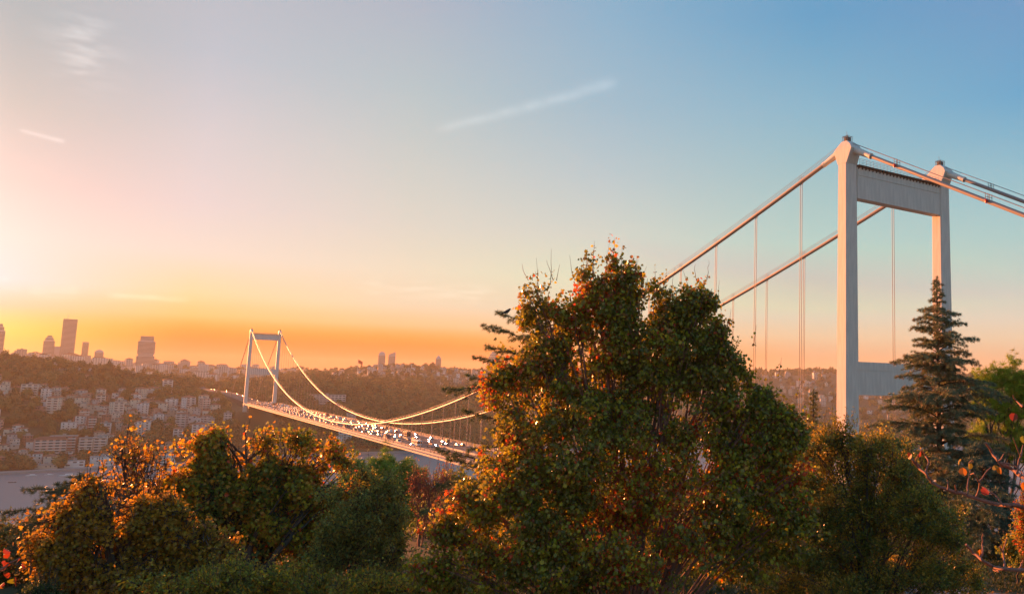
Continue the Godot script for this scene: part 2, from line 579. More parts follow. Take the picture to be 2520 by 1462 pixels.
func make_tower(root: Node3D, called: String, at: Vector3, base: float, out: float) -> Node3D:
	var t := Node3D.new()
	t.name = called
	t.position = at
	root.add_child(t, true)
	for s in [-1.0, 1.0]:
		var b := MB.new()
		var cz: float = s * CZ
		b.loft([ring4(0, base - at.y, cz, 3.9, 4.5), ring4(0, 104.0 - at.y, cz, 3.45, 4.1), ring4(0, 158.4 - at.y, cz, 2.9, 3.55)])
		var leg := part(t, "leg", b.done(), M.tower)
		# fine weld line and pilaster strips down the corners
		b = MB.new()
		for y in range(int(base) + 8, 158, 12):
			var k := inverse_lerp(base, 158.4, float(y))
			var wx := lerpf(3.9, 2.9, k) + 0.03
			var wz := lerpf(4.5, 3.55, k) + 0.03
			b = MB.new()
			b.loft([ring4(0, y - at.y, cz, wx, wz), ring4(0, y - at.y + 0.1, cz, wx, wz)], false)
			part(leg, "joint_strip", b.done(), M.tower)
		# flared saddle housing
		b = MB.new()
		var y0 := 158.4 - at.y
		b.loft([ring4(0, y0, cz, 3.0, 3.62, 0.12), ring4(0, y0 + 3.4, cz, 5.9, 3.4, 0.12), ring4(0.25 * out, y0 + 4.4, cz, 4.3, 3.1, 0.12), ring4(0, y0 + 5.5, cz, 1.9, 2.3, 0.12)])
		part(t, "saddle_housing", b.done(), M.tower)
		b = MB.new()
		for k in 4:
			var xx := -0.75 + 0.5 * k
			b.rod(Vector3(xx, y0 + 5.4, cz - 0.8), Vector3(xx, y0 + 6.9, cz - 0.8), 0.07)
			b.rod(Vector3(xx, y0 + 5.4, cz + 0.8), Vector3(xx, y0 + 6.9, cz + 0.8), 0.07)
			b.rod(Vector3(xx, y0 + 6.9, cz - 0.8), Vector3(xx, y0 + 6.7, cz + 0.8), 0.06)
		b.cbox(Vector3(0.0, y0 + 6.1, cz), Vector3(1.3, 0.9, 1.1))
		b.rod(Vector3(-0.9, y0 + 6.6, cz - 0.8), Vector3(0.9, y0 + 6.6, cz - 0.8), 0.06)
		b.rod(Vector3(0.6, y0 + 5.6, cz + 0.4), Vector3(0.6, y0 + 8.4, cz + 0.4), 0.045)
		part(t, "saddle_frame", b.done(), M.steel_dark)
	for e in [[104.6, 112.2], [150.5, 158.0]]:
		var b := MB.new()
		var lo: float = e[0] - at.y
		var hi: float = e[1] - at.y
		var zz := CZ - 1.95
		var dep := 1.28
		# side faces in two lifts with a recessed joint between
		var j := hi - 2.0
		b.box(Vector3(-dep, lo, -zz), Vector3(dep, j - 0.09, zz))
		b.box(Vector3(-dep + 0.12, j - 0.09, -zz), Vector3(dep - 0.12, j + 0.09, zz))
		b.box(Vector3(-dep, j + 0.09, -zz), Vector3(dep, hi, zz))
		var beam := part(t, "cross_beam", b.done(), M.tower)
		if e[0] > 120.0:
			b = MB.new()
			b.box(Vector3(-dep - 0.75, hi + 0.25, -zz), Vector3(dep + 0.75, hi + 0.45, zz))
			for k in 25:
				var z := lerpf(-zz + 0.4, zz - 0.4, k / 24.0)
				for s in [-1.0, 1.0]:
					b.loft([PackedVector3Array([Vector3(s * dep - 0.02, hi - 0.45, z - 0.12), Vector3(s * dep - 0.02, hi - 0.45, z + 0.12), Vector3(s * dep + 0.02, hi - 0.45, z + 0.12), Vector3(s * dep + 0.02, hi - 0.45, z - 0.12)]),
						PackedVector3Array([Vector3(minf(s * dep, s * (dep + 0.72)), hi + 0.25, z - 0.12), Vector3(minf(s * dep, s * (dep + 0.72)), hi + 0.25, z + 0.12), Vector3(maxf(s * dep, s * (dep + 0.72)), hi + 0.25, z + 0.12), Vector3(maxf(s * dep, s * (dep + 0.72)), hi + 0.25, z - 0.12)])])
			part(beam, "bracket_walkway", b.done(), M.steel_dark)
			b = MB.new()
			for s in [-1.0, 1.0]:
				for hh in [0.75, 1.1, 1.5, 1.85]:
					b.rod(Vector3(s * (dep + 0.7), hi + hh, -zz), Vector3(s * (dep + 0.7), hi + hh, zz), 0.035, -1.0, 4)
				for k in 26:
					var z := lerpf(-zz, zz, k / 25.0)
					b.rod(Vector3(s * (dep + 0.7), hi + 0.4, z), Vector3(s * (dep + 0.7), hi + 1.85, z), 0.035, -1.0, 4)
			part(beam, "railing", b.done(), M.rail)
	return t

func cable_part(root: Node3D, pts: PackedVector3Array, r: float) -> void:
	var b := MB.new()
	b.tube(pts, PackedFloat32Array([r]), 10)
	var c := part(root, "main_cable", b.done(), M.cable)
	for s in [-1.0, 1.0]:
		b = MB.new()
		var q := PackedVector3Array()
		for p in pts: q.push_back(p + Vector3(0, 1.45, s * 0.42))
		b.tube(q, PackedFloat32Array([0.055]), 4)
		part(c, "hand_rope", b.done(), M.cable)

func bridge() -> void:
	var root := thing("suspension_bridge", "long grey suspension bridge with portal towers crossing the strait", "bridge", Vector3(0, 0, 0))
	make_tower(root, "tower", Vector3(0, 58, 0), 56.0, -1.0)
	make_tower(root, "tower", Vector3(SPAN, 58, 0), 56.0, 1.0)
	for s in [-1.0, 1.0]:
		var pts := PackedVector3Array()
		for i in 165: pts.push_back(Vector3(SPAN * i / 164.0, cable_y(SPAN * i / 164.0), s * CZ))
		cable_part(root, pts, 0.55)
		cable_part(root, PackedVector3Array([Vector3(0, TOP, s * CZ), Vector3(-64, TOP - 33.0, s * CZ), Vector3(-190, TOP - 97.5, s * CZ)]), 0.44)
		cable_part(root, PackedVector3Array([Vector3(SPAN, TOP, s * CZ), Vector3(SPAN + 64, TOP - 33.0, s * CZ), Vector3(SPAN + 190, TOP - 97.5, s * CZ)]), 0.44)
		# tapering sleeves where the cable leaves the saddle
		for e in [[-1.0, 0.515], [1.0, 0.336]]:
			for at in [0.0, SPAN]:
				var sl: float = e[1] if at == 0.0 else (0.336 if e[0] < 0.0 else 0.515)
				var dir := Vector3(e[0], -sl, 0).normalized()
				var p := Vector3(at, TOP, s * CZ)
				var b := MB.new()
				b.tube(PackedVector3Array([p + dir * 2.2, p + dir * 3.9, p + dir * 3.92, p + dir * 8.0, p + dir * 8.02, p + dir * 8.5]), PackedFloat32Array([0.98, 0.94, 0.86, 0.62, 0.72, 0.7]), 12)
				part(root, "cable_sleeve", b.done(), M.tower)
		# hangers, each a pair of ropes below a clamp with two handrail posts
		var k := 0
		var x := 16.07
		while x < SPAN - 10.0:
			var y := cable_y(x)
			var b := MB.new()
			for o in [-0.32, 0.32]:
				b.rod(Vector3(o, 0, 0), Vector3(o, DECK - y + 0.2, 0), 0.085, -1.0, 5)
			var h := part(root, "hanger", b.done(), M.rope, Vector3(x, y, s * CZ))
			b = MB.new()
			var dir := Vector3(1, (cable_y(x + 1.0) - cable_y(x - 1.0)) / 2.0, 0).normalized()
			b.tube(PackedVector3Array([-dir * 0.8, -dir * 0.78, dir * 0.78, dir * 0.8]), PackedFloat32Array([0.44, 0.56, 0.56, 0.44]), 10)
			b.cbox(Vector3(0, -0.5, 0), Vector3(0.9, 0.5, 0.3))
			for o in [-0.42, 0.42]:
				for e in [-0.4, 0.4]: b.rod(Vector3(e, 0.3, o), Vector3(e, 1.6, o), 0.05, -1.0, 4)
				b.rod(Vector3(-0.4, 0.95, o), Vector3(0.4, 0.95, o), 0.04, -1.0, 4)
			part(h, "cable_clamp", b.done(), M.cable)
			x += 17.9
			k += 1
	# clamps with red warning lamps on the back stays
	for s in [-1.0, 1.0]:
		for dd in [17.0, 43.0, 69.0]:
			var dir := Vector3(-1, -0.5156, 0).normalized()
			var p = Vector3(0, TOP, s * CZ) + dir * dd
			var b := MB.new()
			for o in [-0.42, 0.42]:
				for e in [-0.45, 0.45]: b.rod(p + Vector3(e, 0.2 + e * 0.5, o), p + Vector3(e, 1.65 + e * 0.5, o), 0.06, -1.0, 4)
				b.rod(p + Vector3(-0.45, 0.7, o), p + Vector3(0.45, 1.1, o), 0.05, -1.0, 4)
			var post := part(root, "handrail_post", b.done(), M.steel_dark)
			if s < 0.0:
				b = MB.new()
				b.tube(PackedVector3Array([p + Vector3(0.1, -0.3, -0.55), p + Vector3(0.1, -0.18, -0.62), p + Vector3(0.1, 0.22, -0.62), p + Vector3(0.1, 0.34, -0.55)]), PackedFloat32Array([0.2, 0.34, 0.34, 0.2]), 10)
				part(post, "warning_lamp", b.done(), M.red_lamp)
	# deck: streamlined box girder, two carriageways, walkways outside the hangers
	var b := MB.new()
	var n := 80
	var sec := [Vector2(-15.9, 0.0), Vector2(15.9, 0.0), Vector2(16.6, -0.9), Vector2(12.0, -3.0), Vector2(-12.0, -3.0), Vector2(-16.6, -0.9)]
	for i in n:
		var x0 := -40.0 + (SPAN + 60.0) * i / n
		var x1 := -40.0 + (SPAN + 60.0) * (i + 1) / n
		for j in sec.size():
			var p: Vector2 = sec[j]
			var q: Vector2 = sec[(j + 1) % sec.size()]
			b.quad(Vector3(x0, DECK + p.y, p.x), Vector3(x0, DECK + q.y, q.x), Vector3(x1, DECK + q.y, q.x), Vector3(x1, DECK + p.y, p.x))
	var deck := part(root, "deck_girder", b.done(), M.deck)
	b = MB.new()
	for s in [-1.0, 1.0]:
		b.quad(Vector3(-40, DECK + 0.06, s * 7.9 - 7.3), Vector3(-40, DECK + 0.06, s * 7.9 + 7.3), Vector3(SPAN + 20, DECK + 0.06, s * 7.9 + 7.3), Vector3(SPAN + 20, DECK + 0.06, s * 7.9 - 7.3))
	part(deck, "carriageway", b.done(), M.asphalt)
	b = MB.new()
	for s in [-1.0, 1.0]:
		for l in [0.75, 15.1]:
			b.box(Vector3(-40, DECK + 0.062, s * l - 0.1), Vector3(SPAN + 20, DECK + 0.068, s * l + 0.1))
		for l in [4.3, 7.9, 11.5]:
			var xx := -30.0
			while xx < SPAN + 10.0:
				b.box(Vector3(xx, DECK + 0.062, s * l - 0.09), Vector3(xx + 5.0, DECK + 0.068, s * l + 0.09))
				xx += 12.0
	var mk := part(deck, "lane_marking", b.done(), M.white_paint)
	mk.set_meta("kind", "stuff")
	b = MB.new()
	b.box(Vector3(-40, DECK + 0.02, -0.35), Vector3(SPAN + 20, DECK + 0.9, 0.35))
	part(deck, "median_barrier", b.done(), M.deck)
	for s in [-1.0, 1.0]:
		b = MB.new()
		b.box(Vector3(8, DECK - 1.0, s * 19.0 - 1.5), Vector3(SPAN - 8, DECK - 0.15, s * 19.0 + 1.5))
		part(deck, "walkway", b.done(), M.deck)
		b = MB.new()
		for z in [15.75, 20.4]:
			for hh in [0.45, 0.8, 1.15]:
				b.box(Vector3(8, DECK + hh - 0.06, s * z - 0.05), Vector3(SPAN - 8, DECK + hh + 0.06, s * z + 0.05))
			var xx := 8.0
			while xx < SPAN - 8.0:
				b.box(Vector3(xx, DECK - 0.15, s * z - 0.04), Vector3(xx + 0.09, DECK + 1.2, s * z + 0.04))
				xx += 2.6
		part(deck, "parapet_railing", b.done(), M.deck)
	# slender lamp-free anchorage blocks at the ends of the back stays
	for at in [-192.0, SPAN + 192.0]:
		for s in [-1.0, 1.0]:
			b = MB.new()
			b.loft([ring4(at, 50, s * CZ, 16, 10, 0.4), ring4(at, 64.0, s * CZ, 12, 9, 0.4), ring4(at, 68.5, s * CZ, 6, 8, 0.4)])
			part(root, "anchorage", b.done(), M.concrete)

# ---------------------------------------------------------------- houses
var house_cells := {}
var wall_colors := [["white", Color(0.8, 0.79, 0.76)], ["cream", Color(0.74, 0.68, 0.56)], ["beige", Color(0.52, 0.46, 0.37)], ["pink", Color(0.6, 0.4, 0.33)], ["pale grey", Color(0.5, 0.5, 0.49)], ["brick red", Color(0.4, 0.19, 0.14)]]
var roof_mats := []
var wall_mats := []
var proto := {}

func free_spot(p: Vector3, gap: float) -> bool:
	var cx := int(floor(p.x / 20.0))
	var cz := int(floor(p.z / 20.0))
	for i in range(-2, 3):
		for j in range(-2, 3):
			for q in house_cells.get(Vector2i(cx + i, cz + j), []):
				if Vector2(q.x - p.x, q.z - p.z).length() < gap: return false
	return true

func take_spot(p: Vector3) -> void:
	var k := Vector2i(int(floor(p.x / 20.0)), int(floor(p.z / 20.0)))
	if not house_cells.has(k): house_cells[k] = []
	house_cells[k].append(p)

func block_meshes(w: float, dp: float, fl: int, pitched: bool, balcony: bool) -> Dictionary:
	var key := "%.1f_%.1f_%d_%s_%s" % [w, dp, fl, pitched, balcony]
	if proto.has(key): return proto[key]
	var h := fl * 3.0
	var r := {}
	var b := MB.new()
	b.box(Vector3(-w / 2, -7, -dp / 2), Vector3(w / 2, h, dp / 2))
	r.wall = b.done()
	b = MB.new()
	if pitched:
		var e := 0.55
		var rise := minf(w, dp) * 0.24
		var ins := minf(w, dp) / 2.0 + e
		var lo := PackedVector3Array([Vector3(-w / 2 - e, h + 0.01, -dp / 2 - e), Vector3(-w / 2 - e, h + 0.01, dp / 2 + e), Vector3(w / 2 + e, h + 0.01, dp / 2 + e), Vector3(w / 2 + e, h + 0.01, -dp / 2 - e)])
		var mid := PackedVector3Array()
		for p in lo: mid.push_back(p + Vector3(0, 0.2, 0))
		var rx := maxf(w / 2 + e - ins, 0.05)
		var rz := maxf(dp / 2 + e - ins, 0.05)
		b.loft([lo, mid, PackedVector3Array([Vector3(-rx, h + rise, -rz), Vector3(-rx, h + rise, rz), Vector3(rx, h + rise, rz), Vector3(rx, h + rise, -rz)])])
		b.cbox(Vector3(w * 0.2, h + rise * 0.9, dp * 0.1), Vector3(0.7, 1.6, 0.7))
	else:
		b.box(Vector3(-w / 2 - 0.25, h, -dp / 2 - 0.25), Vector3(w / 2 + 0.25, h + 0.5, dp / 2 + 0.25))
		b.box(Vector3(-1.8, h + 0.5, -1.5), Vector3(1.8, h + 2.6, 1.5))
	r.roof = b.done()
	b = MB.new()
	for f in fl:
		var y := f * 3.0 + 0.95
		for face in 4:
			var len := w if face % 2 == 0 else dp
			var style := (int(w * 2.0) + fl + face) % 3
			var cnt := maxi(2, int(len / (3.6 if style == 0 else 5.2)))
			for k in cnt:
				if fl < 4 and (k * 7 + f * 3 + face) % 4 == 0: continue
				var u := -len / 2 + len * (k + 0.5) / cnt
				var ww := 0.6 if style == 0 else (1.7 if style == 1 else 1.0)
				match face:
					0: b.box(Vector3(u - ww, y, -dp / 2 - 0.04), Vector3(u + ww, y + 1.45, -dp / 2 + 0.1))
					2: b.box(Vector3(u - ww, y, dp / 2 - 0.1), Vector3(u + ww, y + 1.45, dp / 2 + 0.04))
					1: b.box(Vector3(-w / 2 - 0.04, y, u - ww), Vector3(-w / 2 + 0.1, y + 1.45, u + ww))
					3: b.box(Vector3(w / 2 - 0.1, y, u - ww), Vector3(w / 2 + 0.04, y + 1.45, u + ww))
	r.glazing = b.done()
	if balcony:
		b = MB.new()
		for f in range(1, fl):
			var y := f * 3.0
			b.box(Vector3(-w / 2 - 1.3, y - 0.1, -dp * 0.46), Vector3(-w / 2 + 0.05, y + 0.1, dp * 0.46))
			b.box(Vector3(-w / 2 - 1.34, y - 0.12, -dp * 0.465), Vector3(-w / 2 - 1.22, y + 0.95, dp * 0.465))
		r.balcony = b.done()
	proto[key] = r
	return r

func house(p: Vector3, turn: float, w: float, dp: float, fl: int, pitched: bool, balcony: bool, ci: int, where: String, group: String) -> Node3D:
	var size: String = ["low", "one storey", "two storey", "three storey", "four storey", "five storey", "six storey", "seven storey", "eight storey", "nine storey"][clampi(fl, 0, 9)]
	var kind := "house" if fl <= 3 else "apartment block"
	var label := "%s %s %s%s %s" % [wall_colors[ci][0], size, "balconied " if balcony and fl > 3 else "", ("red-roofed " if pitched else "flat-roofed ") + kind, where]
	if label.split(" ").size() > 16: label = label.replace("balconied ", "")
	var o := thing("house" if fl <= 3 else "apartment_block", label, "house" if fl <= 3 else "building", p, group, turn)
	var r := block_meshes(w, dp, fl, pitched, balcony)
	part(o, "wall", r.wall, wall_mats[ci])
	part(o, "roof", r.roof, roof_mats[(ci + fl) % 3] if pitched else M.concrete)
	part(o, "glazing", r.glazing, M.pane).set_meta("kind", "stuff")
	if r.has("balcony"): part(o, "balcony", r.balcony, wall_mats[0]).set_meta("kind", "stuff")
	take_spot(p)
	return o

func facing(p: Vector3) -> float:                               # turn so that the balcony side (-x) looks across the strait
	return atan2(-(p.z - EYE.z), p.x - EYE.x)

func zone(count: int, a0: float, a1: float, d0: float, d1: float, gap: float, big: float, where: String, group: String, keep: Callable) -> void:
	var made := 0
	for tries in count * 30:
		if made >= count: break
		var az := rng.randf_range(a0, a1)
		var dd := sqrt(rng.randf_range(d0 * d0, d1 * d1))
		var p := polar(az, shore(az) + dd) if d1 < 1000.0 else polar(az, dd)
		if not keep.call(az, dd): continue
		if not free_spot(p, gap): continue
		p.y = ground(p.x, p.z) + 0.6
		if p.y < 3.0: continue
		var fl := rng.randi_range(2, 3)
		if rng.randf() < big: fl = rng.randi_range(4, 6)
		if fl > 3: dd *= 0.8
		var w: float = [5.5, 7.0, 8.5, 10.0][rng.randi() % 4] + (2.0 if fl > 3 else 0.0)
		var dp: float = [6.5, 8.0, 10.5][rng.randi() % 3] + (2.0 if fl > 3 else 0.0)
		var ci: int = [0, 0, 0, 1, 1, 2, 2, 3, 4, 5][rng.randi() % 10]
		house(p, facing(p) + rng.randf_range(-0.5, 0.5), w, dp, fl, rng.randf() < 0.75, fl > 3 or rng.randf() < 0.3, ci, where, group)
		made += 1

func far_town() -> void:
	for c in wall_colors:
		var k: Color = c[1]
		wall_mats.append(textured(k * 0.86, k, 0.03, 6.0, 0.85, 50 + wall_mats.size(), 3))
	for c in [Color(0.32, 0.11, 0.065), Color(0.27, 0.12, 0.08), Color(0.36, 0.15, 0.09)]: roof_mats.append(textured(c * 0.75, c, 0.05, 4.0, 0.85, 60 + roof_mats.size(), 3))
	# buildings that stand out
	var special := [   # px, py of the foot, distance beyond the shore, width across, depth, floors, pitched, colour
		[180, 1160, 14, 12, 24, 2, false, 0], [246, 1160, 14, 13, 30, 3, false, 0], [400, 1155, 14, 13, 30, 3, false, 0], [110, 1164, 14, 10, 26, 1, false, 2], [320, 1155, 16, 12, 22, 2, false, 1], [470, 1150, 16, 12, 22, 2, false, 0],
		[115, 1150, 60, 15, 40, 6, true, 3], [150, 1130, 70, 16, 34, 6, false, 5], [205, 1130, 60, 15, 18, 6, false, 2], [240, 1120, 60, 15, 17, 6, false, 2], [165, 1075, 125, 14, 20, 4, false, 0],
		[255, 1075, 125, 13, 16, 4, false, 0], [350, 1065, 120, 13, 20, 5, false, 0], [435, 1080, 95, 12, 14, 5, true, 0], [480, 1075, 80, 12, 12, 5, false, 0], [515, 1075, 80, 12, 10, 5, false, 0], [555, 1070, 70, 12, 12, 4, false, 4],
		[68, 990, 250, 14, 24, 5, false, 1], [245, 985, 235, 13, 14, 4, true, 1], [380, 955, 300, 14, 26, 3, true, 1], [215, 930, 330, 16, 26, 2, true, 2], [190, 900, 420, 14, 60, 1, false, 0],
		[845, 1130, 26, 14, 24, 6, false, 1], [880, 1125, 30, 14, 16, 5, false, 0], [905, 1120, 24, 14, 16, 7, false, 0], [935, 1115, 26, 13, 14, 6, true, 1], [830, 1140, 16, 10, 10, 4, false, 0], [800, 1105, 60, 14, 20, 4, true, 1], [860, 1090, 80, 13, 18, 4, false, 2], [970, 1110, 14, 9, 14, 2, true, 0]]
	for s in special:
		var az := az_of(s[0], s[1])
		var p := polar(az, shore(az) + s[2])
		p.y = ground(p.x, p.z) + 0.5
		house(p, facing(p) + rng.randf_range(-0.12, 0.12), s[3] * 0.8, s[4] * 0.72, s[5], s[6], s[5] > 1, s[7], "on the far shore" if s[2] < 40 else "upslope", "houses of the far bank")
	# long apartment slab seen beneath the cables on the green hill
	var az := az_of(800, 1040)
	var hp := polar(az, shore(az) + 175.0)
	hp.y = ground(hp.x, hp.z) + 1.0
	house(hp, facing(hp), 16, 52, 4, false, true, 4, "alone on the green hill", "houses of the far bank")
	zone(180, -8.5, 4.8, 30.0, 280.0, 12.5, 0.13, "among trees on the far slope", "houses of the far bank", func(a, dd): return nz.get_noise_2d(a * 30.0, dd * 0.6) > -0.25 and dd < 300.0 - maxf(0.0, a) * 25.0)
	zone(16, -8.0, 3.0, 270.0, 480.0, 30.0, 0.2, "in woods near the crest of the far hill", "houses of the far bank", func(_a, _d): return true)
	zone(90, 12.5, 21.5, 1900.0, 2460.0, 12.5, 0.1, "in the town behind the green hill", "hill town houses", func(a, d): return d > 2150.0 - (a - 12.5) * 40.0)
	zone(12, 7.5, 13.0, 1750.0, 2350.0, 30.0, 0.3, "on the crest of the green hill", "hill town houses", func(_a, _d): return true)
	zone(40, 37.0, 50.0, 1680.0, 2680.0, 16.0, 0.25, "in the town past the near tower", "houses past the near tower", func(a, d): return nz.get_noise_2d(a * 40.0, d * 0.5) > -0.2)
	zone(45, 40.3, 44.6, 1650.0, 2550.0, 12.0, 0.2, "in the town past the near tower", "houses past the near tower", func(_a, _d): return true)
	zone(30, 46.5, 50.0, 1650.0, 2300.0, 12.0, 0.2, "in the town past the near tower", "houses past the near tower", func(_a, _d): return true)
	far_wood()

func lump(sd: int, stretch := 1.0) -> ArrayMesh:                # a far tree crown: uneven, with jutting clumps
	var f := FastNoiseLite.new()
	f.seed = sd; f.frequency = 0.9; f.fractal_octaves = 2
	var b := MB.new()
	var g := RandomNumberGenerator.new()
	g.seed = sd
	for k in 70:
		var y := 1.0 - 1.7 * (k + 0.5) / 70.0
		var w := k * 2.39996
		var dir := Vector3(sqrt(maxf(0, 1 - y * y)) * cos(w), y, sqrt(maxf(0, 1 - y * y)) * sin(w))
		var r := 0.42 * (1.0 + 0.75 * f.get_noise_3dv(dir))
		var p := dir * r * Vector3(1, stretch, 1) + Vector3(0, 0.5 * stretch, 0)
		var a := dir.cross(Vector3(g.randfn(), g.randfn(), g.randfn())).normalized()
		var e := dir.cross(a)
		var s := g.randf_range(0.1, 0.19)
		b.tri(p + a * s - dir * 0.06, p + e * s, p - a * s * 0.7 - dir * 0.05)
		b.tri(p + a * s - dir * 0.06, p - a * s * 0.7 - dir * 0.05, p - e * s - dir * 0.02)
		b.tri(p + dir * 0.08, p - a * s, p + e * s * 0.6 - dir * 0.1)
	b.rod(Vector3(0, -0.3, 0), Vector3(0, 0.5, 0), 0.05, 0.03, 4)
	return b.done()

func far_wood() -> void:
	var bufs := [PackedFloat32Array(), PackedFloat32Array(), PackedFloat32Array(), PackedFloat32Array()]
	var tones := [Color(0.085, 0.112, 0.034), Color(0.119, 0.136, 0.037), Color(0.170, 0.145, 0.043), Color(0.060, 0.093, 0.037), Color(0.221, 0.145, 0.051), Color(0.102, 0.136, 0.034)]
	var n := 0
	for tries in 60000:
		if n > 17000: break
		var az := rng.randf_range(-12.0, 58.0)
		if az > 21.5 and az < 36.0 and rng.randf() < 0.7: continue
		var s := shore(az)
		var dd := 10.0 + pow(rng.randf(), 1.5) * 2200.0
		var p := polar(az, s + dd)
		if not free_spot(p, 9.5): continue
		if absf(p.z) < 26.0 and p.x > 1000.0 and p.x < 1150.0: continue
		p.y = ground(p.x, p.z)
		if p.y < 1.5: continue
		if az < 4.8 and dd < 290.0 and rng.randf() < 0.35: continue
		var road := false
		if p.x > 1100.0 and p.x < 2320.0:
			var zc := lerpf(0.0, -24.0, clampf((p.x - 1092.0) / 330.0, 0, 1)) if p.x < 1420.0 else lerpf(-24.0, -170.0, (p.x - 1420.0) / 880.0)
			road = absf(p.z - zc) < 24.0
		if road: continue
		if s + dd > 2250.0 and az < 12.0 and rng.randf() < 0.85: continue
		if s + dd > 1880.0 and az > 12.0 and az < 22.0 and s + dd < 2480.0 and rng.randf() < 0.8: continue
		if s + dd > 1640.0 and az > 36.5 and az < 50.5 and s + dd < 2700.0 and rng.randf() < 0.88: continue
		var q := nz2.get_noise_2d(p.x * 4.0, p.z * 4.0)
		var size := rng.randf_range(7.0, 15.0) * (1.0 + 0.3 * q)
		var k := rng.randi() % 3
		if rng.randf() < 0.06: k = 3
		var c: Color = tones[rng.randi() % tones.size()].lerp(tones[0 if q > 0.0 else 2], 0.5) * rng.randf_range(0.55, 1.4)
		var bs := Basis(Vector3.UP, rng.randf() * TAU).scaled(Vector3(size, size * rng.randf_range(0.8, 1.15), size))
		if k == 3: bs = Basis(Vector3.UP, rng.randf() * TAU).scaled(Vector3(size * 0.5, size * 1.0, size * 0.5))
		push(bufs[k], bs, p, c)
		n += 1
	var o := Node3D.new()
	o.name = "hillside_wood"
	tag(o, "dense mixed autumn woodland covering the far hills", "woodland", "", "stuff")
	add_child(o)
	var m := leafy(0.75, Color(0.3, 0.3, 0.15))
	for k in 4: copies(o, "foliage", lump(70 + k, 1.0 if k < 3 else 1.6), m, bufs[k], true)
	# woods on the near bank slope, below the park trees
	var buf := PackedFloat32Array()
	for i in 900:
		var p := polar(rng.randf_range(-25.0, 75.0), rng.randf_range(75.0, 380.0))
		p.y = ground(p.x, p.z)
		if p.y < 2.0 or (absf(absf(p.z) - CZ) < 6.0 and absf(p.x) < 8.0) or absf(p.z) < 17.0: continue
		var size := rng.randf_range(5.0, 9.0)
		push(buf, Basis(Vector3.UP, rng.randf() * TAU).scaled(Vector3.ONE * size), p, tones[rng.randi() % 6] * rng.randf_range(0.7, 1.1))
	var nb := copies(self, "slope_wood", lump(90), m, buf, true)
	tag(nb, "scrubby woodland on the slope below the park", "woodland")

# ---------------------------------------------------------------- skyline
func high_rise(px0: float, px1: float, top: float, d: float, label: String, shape: String) -> void:
	var pxc := (px0 + px1) / 2.0
	var p := P(pxc, top, d)
	var w := (px1 - px0) * metre(pxc, top, d)
	var gy := ground(p.x, p.z) - 6.0
	var h := p.y - gy
	var o := thing("high_rise", label, "skyscraper", Vector3(p.x, gy, p.z), "high rises on the skyline", facing(p))
	var b := MB.new()
	var s := w / 2.0
	var g := MB.new()
	var body := func(hh: float, a: float, c: float, y0: float) -> void:
		b.loft([ring4(0, y0, 0, 2 * a, 2 * c, a * 0.15), ring4(0, hh, 0, 2 * a, 2 * c, a * 0.15)])
		var y := y0 + 4.0
		while y < hh - 3.0:
			g.loft([ring4(0, y, 0, 2 * a + 0.25, 2 * c + 0.25, a * 0.15), ring4(0, y + 1.7, 0, 2 * a + 0.25, 2 * c + 0.25, a * 0.15)], false)
			y += 3.8
	match shape:
		"plain": body.call(h, s, s, 0.0)
		"mast":
			body.call(h, s * 0.85, s, 0.0)
			b.rod(Vector3(0, h, -s * 0.4), Vector3(0, h + 14, -s * 0.4), 0.6)
			b.loft([ring4(0, 0, -s * 1.35, s * 1.2, s * 1.0), ring4(0, h * 0.42, -s * 1.35, s * 1.2, s * 1.0)])
		"step":
			body.call(h * 0.82, s, s, 0.0); body.call(h * 0.92, s * 0.75, s * 0.75, h * 0.82); body.call(h, s * 0.4, s * 0.45, h * 0.92)
		"dome":
			body.call(h * 0.86, s, s, 0.0)
			b.loft([ring4(0, h * 0.86, 0, 2 * s, 2 * s, s * 0.3), ring4(0, h * 0.94, 0, 1.5 * s, 1.5 * s, s * 0.3), ring4(0, h, 0, 0.5 * s, 0.5 * s, s * 0.1)])
		"band":
			body.call(h * 0.45, s, s, 0.0); body.call(h * 0.5, s * 0.85, s * 0.85, h * 0.45); body.call(h * 0.86, s * 0.96, s * 0.96, h * 0.5); body.call(h, s * 0.75, s * 0.75, h * 0.86)
		"slant":
			body.call(h * 0.84, s, s, 0.0)
			var lo := ring4(0, h * 0.84, 0, 2 * s, 2 * s, s * 0.15)
			var hi := PackedVector3Array()
			for q in lo: hi.push_back(Vector3(q.x, h * lerpf(0.88, 1.0, (q.z + s) / (2 * s)), q.z))
			b.loft([lo, hi])
		"arch":
			body.call(h * 0.86, s, s, 0.0)
			b.loft([ring4(0, h * 0.86, 0, 2 * s, 2 * s, s * 0.2), ring4(0, h * 0.95, 0, 1.6 * s, 1.6 * s, s * 0.2), ring4(0, h, 0, 0.9 * s, 0.9 * s, s * 0.2)])
		"point":
			body.call(h * 0.82, s, s, 0.0)
			b.loft([ring4(0, h * 0.82, 0, 2 * s, 2 * s, s * 0.15), ring4(0, h, 0, 0.1, 0.1, 0.01)])
	part(o, "facade", b.done(), wall_mats[4])
	part(o, "glazing", g.done(), M.glass).set_meta("kind", "stuff")

